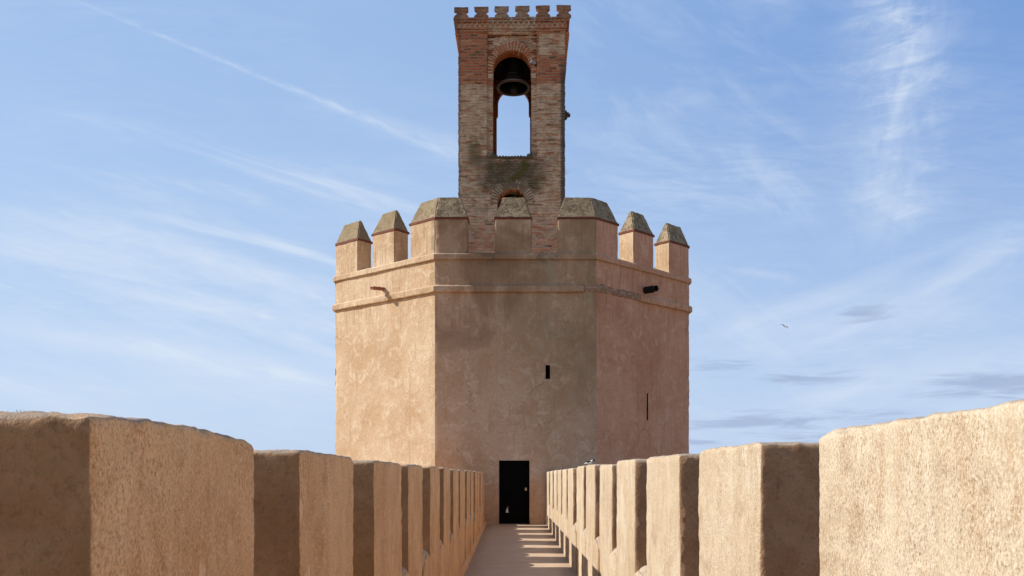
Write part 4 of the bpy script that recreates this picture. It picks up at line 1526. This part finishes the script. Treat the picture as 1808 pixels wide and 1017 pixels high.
# curved corbels under the cornice on the flanks
def corbel(xe, s, z_lo, z_hi, out, y0_, y1_):
    bm = bmesh.new()
    n = 14
    A, B = [], []
    for q in range(n + 1):
        f = q / n
        z = z_lo + (z_hi - z_lo) * f
        o_ = out * (0.25 + .75 * f ** 1.6) + .014 * math.sin(q * 2.6)
        A.append((xe + s * o_, z))
    for (y_, lst) in ((y0_, []), (y1_, B)):
        pass
    fr = [bm.verts.new((a, y0_, z)) for a, z in A] + [bm.verts.new((xe - s * .05, y0_, z_hi)), bm.verts.new((xe - s * .05, y0_, z_lo))]
    bk = [bm.verts.new((a, y1_, z)) for a, z in A] + [bm.verts.new((xe - s * .05, y1_, z_hi)), bm.verts.new((xe - s * .05, y1_, z_lo))]
    bm.faces.new(fr)
    bm.faces.new(bk)
    for q in range(len(fr)):
        j = (q + 1) % len(fr)
        bm.faces.new((fr[q], fr[j], bk[j], bk[q]))
    bmesh.ops.recalc_face_normals(bm, faces=bm.faces)
    bpart('corbel', bm, M_RED, smooth=False)


corbel(HW1, 1, 13.80, 15.30, .17, .04, DEPTH - .1)
corbel(HW0, -1, 14.75, 15.30, .13, .04, DEPTH - .1)
# little stone bracket on the right flank
bm = bmesh.new()
zb = (HY - 199) / F * BY - 30.0 * SHEAR
for x1, z0, z1 in ((.07, .02, .12), (.15, -.04, .05), (.21, -.05, -.005), (.10, -.12, -.055), (.06, -.16, -.11)):
    add_box(bm, (HW1 - .05, .10, zb + z0), (HW1 + x1, .34, zb + z1))
bpart('bracket', bm, plain('dark_stone', (.09, .065, .055), .95), smooth=False)

# ------------------------------------------------------------------ bell
BYc = 31.25
bell_c = Vector(((906.5 - CX) / F * BYc, BYc, (HY - 156) / F * BYc))
bell = empty('bell', bell_c)
tag(bell, 'large dark bronze bell hanging in the upper arch of the brick tower', 'bell')
Rm = 31.2 / F * BYc
prof = [(Rm * .80, .02), (Rm * .93, 0.0), (Rm * .995, .01), (Rm, .05), (Rm * .93, .12), (Rm * .85, .19), (Rm * .855, .205), (Rm * .81, .25), (Rm * .73, .38), (Rm * .735, .395), (Rm * .715, .41),
        (Rm * .655, .58), (Rm * .62, .78), (Rm * .60, .92), (Rm * .605, .94), (Rm * .58, .96), (Rm * .53, 1.07), (Rm * .42, 1.15), (Rm * .22, 1.19), (.01, 1.20)]
bm = bmesh.new()
add_lathe(bm, prof, (0, 0, 0), 56)
inn = [(Rm * .80, .02), (Rm * .72, .12), (Rm * .62, .3), (Rm * .54, .6), (Rm * .48, .9), (Rm * .3, 1.05), (.01, 1.08)]
add_lathe(bm, [(r, z) for r, z in inn], (0, 0, 0), 56)
bmesh.ops.remove_doubles(bm, verts=bm.verts, dist=1e-4)
obj('bell_body', bm, M_BRONZE, bell)
bm = bmesh.new()
add_lathe(bm, [(Rm * .80, .016), (Rm * .86, -.012), (Rm * .93, -.016), (Rm * 1.0, -.004), (Rm * 1.012, .03), (Rm * 1.0, .06)], (0, 0, 0), 56)
obj('lip', bm, M_RIM, bell)
bm = bmesh.new()
add_tube(bm, (0, 0, 1.0), (0, 0, .18), .022, .03)
add_blob(bm, (0, 0, .12), (.085, .085, .11))
add_tube(bm, (0, 0, .04), (0, 0, -.06), .03, .022)
obj('clapper', bm, M_BRONZE, bell)
bm = bmesh.new()
add_box(bm, (-.30, -.14, 1.26), (.30, .14, 1.75))
bmesh.ops.bevel(bm, geom=bm.edges[:], offset=.05, segments=2, affect='EDGES')
add_box(bm, (-1.34, -.055, 1.33), (1.34, .055, 1.43))
for x in (-.16, 0, .16):
    add_tube(bm, (x, 0, 1.15), (x * .8, 0, 1.30), .03)
for x in (-.2, .2):
    add_box(bm, (x - .03, -.16, 1.10), (x + .03, -.145, 1.7))
obj('headstock', bm, M_WOOD, bell)

# floodlight fixed in the arch
lp = empty('floodlight', ((942.5 - CX) / F * 30.05, 30.03, (HY - 112) / F * 30.05))
tag(lp, 'small grey floodlight fixed at the right spring of the bell arch', 'lamp')
bm = bmesh.new()
add_tube(bm, (-.10, -.05, .04), (.07, .02, -.02), .075, .05, 16)
obj('housing', bm, M_LAMP, lp)
bm = bmesh.new()
add_tube(bm, (-.103, -.051, .041), (-.12, -.058, .047), .07, .066, 16)
obj('lens', bm, M_STEEL, lp)
bm = bmesh.new()
add_box(bm, (.03, -.02, -.10), (.10, .06, -.03))
obj('bracket', bm, M_BLACK, lp, smooth=False)


# ------------------------------------------------------------------ plants
def leaf_clump(name, c, rad, n, size, mat, label, cat, seed, stems=4):
    rng = random.Random(seed)
    root = empty(name, c)
    tag(root, label, cat)
    bm = bmesh.new()
    tips = []
    for _ in range(stems):
        tip = Vector((rng.uniform(-1, 1) * rad[0], rng.uniform(-1, .6) * rad[1], rng.uniform(.4, 1) * rad[2]))
        tips.append(tip)
        add_tube(bm, (rng.uniform(-.02, .02), 0, 0), tip, .008, .003, 5)
    obj('stem', bm, M_STRAW, root)
    bm = bmesh.new()
    for _ in range(n):
        t = rng.choice(tips) * rng.uniform(.35, 1.05)
        o_ = t + Vector((rng.gauss(0, .18) * rad[0], rng.gauss(0, .18) * rad[1], rng.gauss(0, .16) * rad[2]))
        d = Vector((rng.gauss(0, 1), rng.gauss(0, 1), rng.gauss(.4, .8))).normalized()
        w = d.orthogonal().normalized() * size * .3
        L = size * rng.uniform(.7, 1.3)
        a, b_, c_, e_ = o_, o_ + d * L * .5 + w, o_ + d * L, o_ + d * L * .5 - w
        bm.faces.new([bm.verts.new(p) for p in (a, b_, c_, e_)])
    obj('foliage', bm, mat, root, smooth=False)
    return root


leaf_clump('shrub', (.24, 30.35, 8.62 + 30 * SHEAR), (.28, .16, .62), 150, .12, M_LEAF, 'small green shrub growing inside the dark lower arch of the brick tower', 'plant', 3, 7)
leaf_clump('weed', (.60, 30.12, 10.60 + 30 * SHEAR), (.09, .08, .13), 24, .07, M_STRAW, 'dark dry weed at the right end of the tiled sill below the bell', 'plant', 5, 4)
leaf_clump('weed', (-.60, 30.12, 10.60 + 30 * SHEAR), (.07, .08, .10), 18, .06, M_STRAW, 'dark dry weed at the left end of the tiled sill below the bell', 'plant', 6, 3)
rt = empty('dry_twig', (2.0, 30.3, 9.95 + 30 * SHEAR))
tag(rt, 'bare thin twig sprouting from the right edge of the brick tower', 'plant')
bm = bmesh.new()
for a in ((.16, .22), (.10, .27), (.20, .12)):
    add_tube(bm, (-.02, 0, 0), (a[0], -.05, a[1]), .005, .002, 5)
obj('stem', bm, M_STRAW, rt, smooth=False)


def grass_tuft(c, label, seed, h=.012):
    rng = random.Random(seed)
    bm = bmesh.new()
    add_blob(bm, (0, 0, -.012), (.04, .04, .012), 8)
    for _ in range(9):
        x, y = rng.uniform(-.03, .03), rng.uniform(-.03, .03)
        d = Vector((rng.uniform(-.6, .6), rng.uniform(-.3, .3), 1)) * h * rng.uniform(.5, 1)
        add_tube(bm, (x, y, -.01), (x + d.x, y + d.y, d.z), .0007, .0003, 4)
    o = obj('grass_tuft', bm, M_STRAW, smooth=False)
    o.location = c
    tag(o, label, 'plant')


grass_tuft((-1.15, 1.86, .10), 'tiny dry grass stalks on top of the nearest left merlon', 4)


# ------------------------------------------------------------------ birds
def body_loft(bm, rings, n=12, mi=None):
    """rings: (centre, half-width, half-height); joined into one skin"""
    prev = None
    for q, (c, w, h) in enumerate(rings):
        ring = [bm.verts.new((c[0], c[1] + w * math.cos(2 * math.pi * i / n), c[2] + h * math.sin(2 * math.pi * i / n))) for i in range(n)]
        if prev:
            for i in range(n):
                j = (i + 1) % n
                f = bm.faces.new((prev[i], prev[j], ring[j], ring[i]))
                f.material_index = mi[q - 1] if mi else 0
        else:
            bm.faces.new(ring)
        prev = ring
    bm.faces.new(list(reversed(prev)))


# bird resting on the right parapet
yb_ = 11.7
bx = (1042 - CX) / F * yb_
bz = float(np.interp(yb_, *RIGHT_TOP)) + 0.004
bm = bmesh.new()
L = .001
rings = [((-.070, 0, .012), .004, .003), ((-.045, 0, .020), .012, .007), ((-.022, 0, .026), .021, .017), ((.005, 0, .029), .025, .022), ((.025, 0, .034), .021, .022),
         ((.034, 0, .046), .014, .015), ((.040, 0, .056), .014, .014), ((.050, 0, .058), .011, .010), ((.057, 0, .056), .004, .004), ((.068, 0, .054), .001, .001)]
body_loft(bm, rings, 12, [0, 0, 0, 0, 1, 2, 2, 2, 2, 2])
for s in (-1, 1):
    add_blob(bm, (-.012, s * .017, .036), (.036, .008, .013), 10, None, 2)
    add_tube(bm, (.006, s * .010, .012), (.009, s * .011, -.002), .0018, .0015, 6, 2)
bmesh.ops.recalc_face_normals(bm, faces=bm.faces)
o = obj('bird', bm, [M_FEATHER, M_FEATHERG, M_FEATHERB])
o.scale = (1.25, 1.25, 1.25)
o.rotation_euler = (0, 0, R(-18))
o.location = (bx, yb_, bz + .002)
tag(o, 'small pale bird with a dark head resting on the sunlit right parapet', 'bird')

# gull gliding in the sky
bm = bmesh.new()
rings = [((-.20, 0, 0), .02, .006), ((-.14, 0, .0), .035, .02), ((-.05, 0, 0), .05, .045), ((.06, 0, .005), .05, .05), ((.14, 0, .015), .035, .035), ((.19, 0, .025), .028, .028), ((.225, 0, .024), .016, .014), ((.27, 0, .016), .003, .003)]
body_loft(bm, rings, 12, [0] * 9)
for s in (-1, 1):
    st = [(0.03, .06, .02, .19), (.16, .10, .08, .20), (.30, .13, .12, .17), (.42, .12, .06, .11), (.53, .09, .0, .03)]
    pu, pl = None, None
    for q, (sp, x, z, ch) in enumerate(st):
        up = [bm.verts.new((x - .02, s * sp, z)), bm.verts.new((x - ch * .45, s * sp, z + .012)), bm.verts.new((x - ch, s * sp, z))]
        dn = [bm.verts.new((x - ch * .45, s * sp, z - .008))]
        if pu:
            mi_ = 2 if q == 4 else (1 if q == 3 else 0)
            for fs in ((pu[0], up[0], up[1], pu[1]), (pu[1], up[1], up[2], pu[2]), (pu[0], pl[0], dn[0], up[0]), (pl[0], pu[2], up[2], dn[0])):
                bm.faces.new(fs).material_index = max(mi_, 1)
        pu, pl = up, dn
bmesh.ops.recalc_face_normals(bm, faces=bm.faces)
o = obj('gull', bm, [M_FEATHERG, plain('slate_feathers', (.06, .065, .08), .8), M_FEATHERB])
D_ = 80.0
o.location = ((1385 - CX) / F * D_, D_, (HY - 577) / F * D_)
o.rotation_euler = (R(14), R(-14), R(118))
o.scale = (1.15, 1.15, 1.15)
tag(o, 'gull gliding alone in the open sky right of the tower', 'bird')
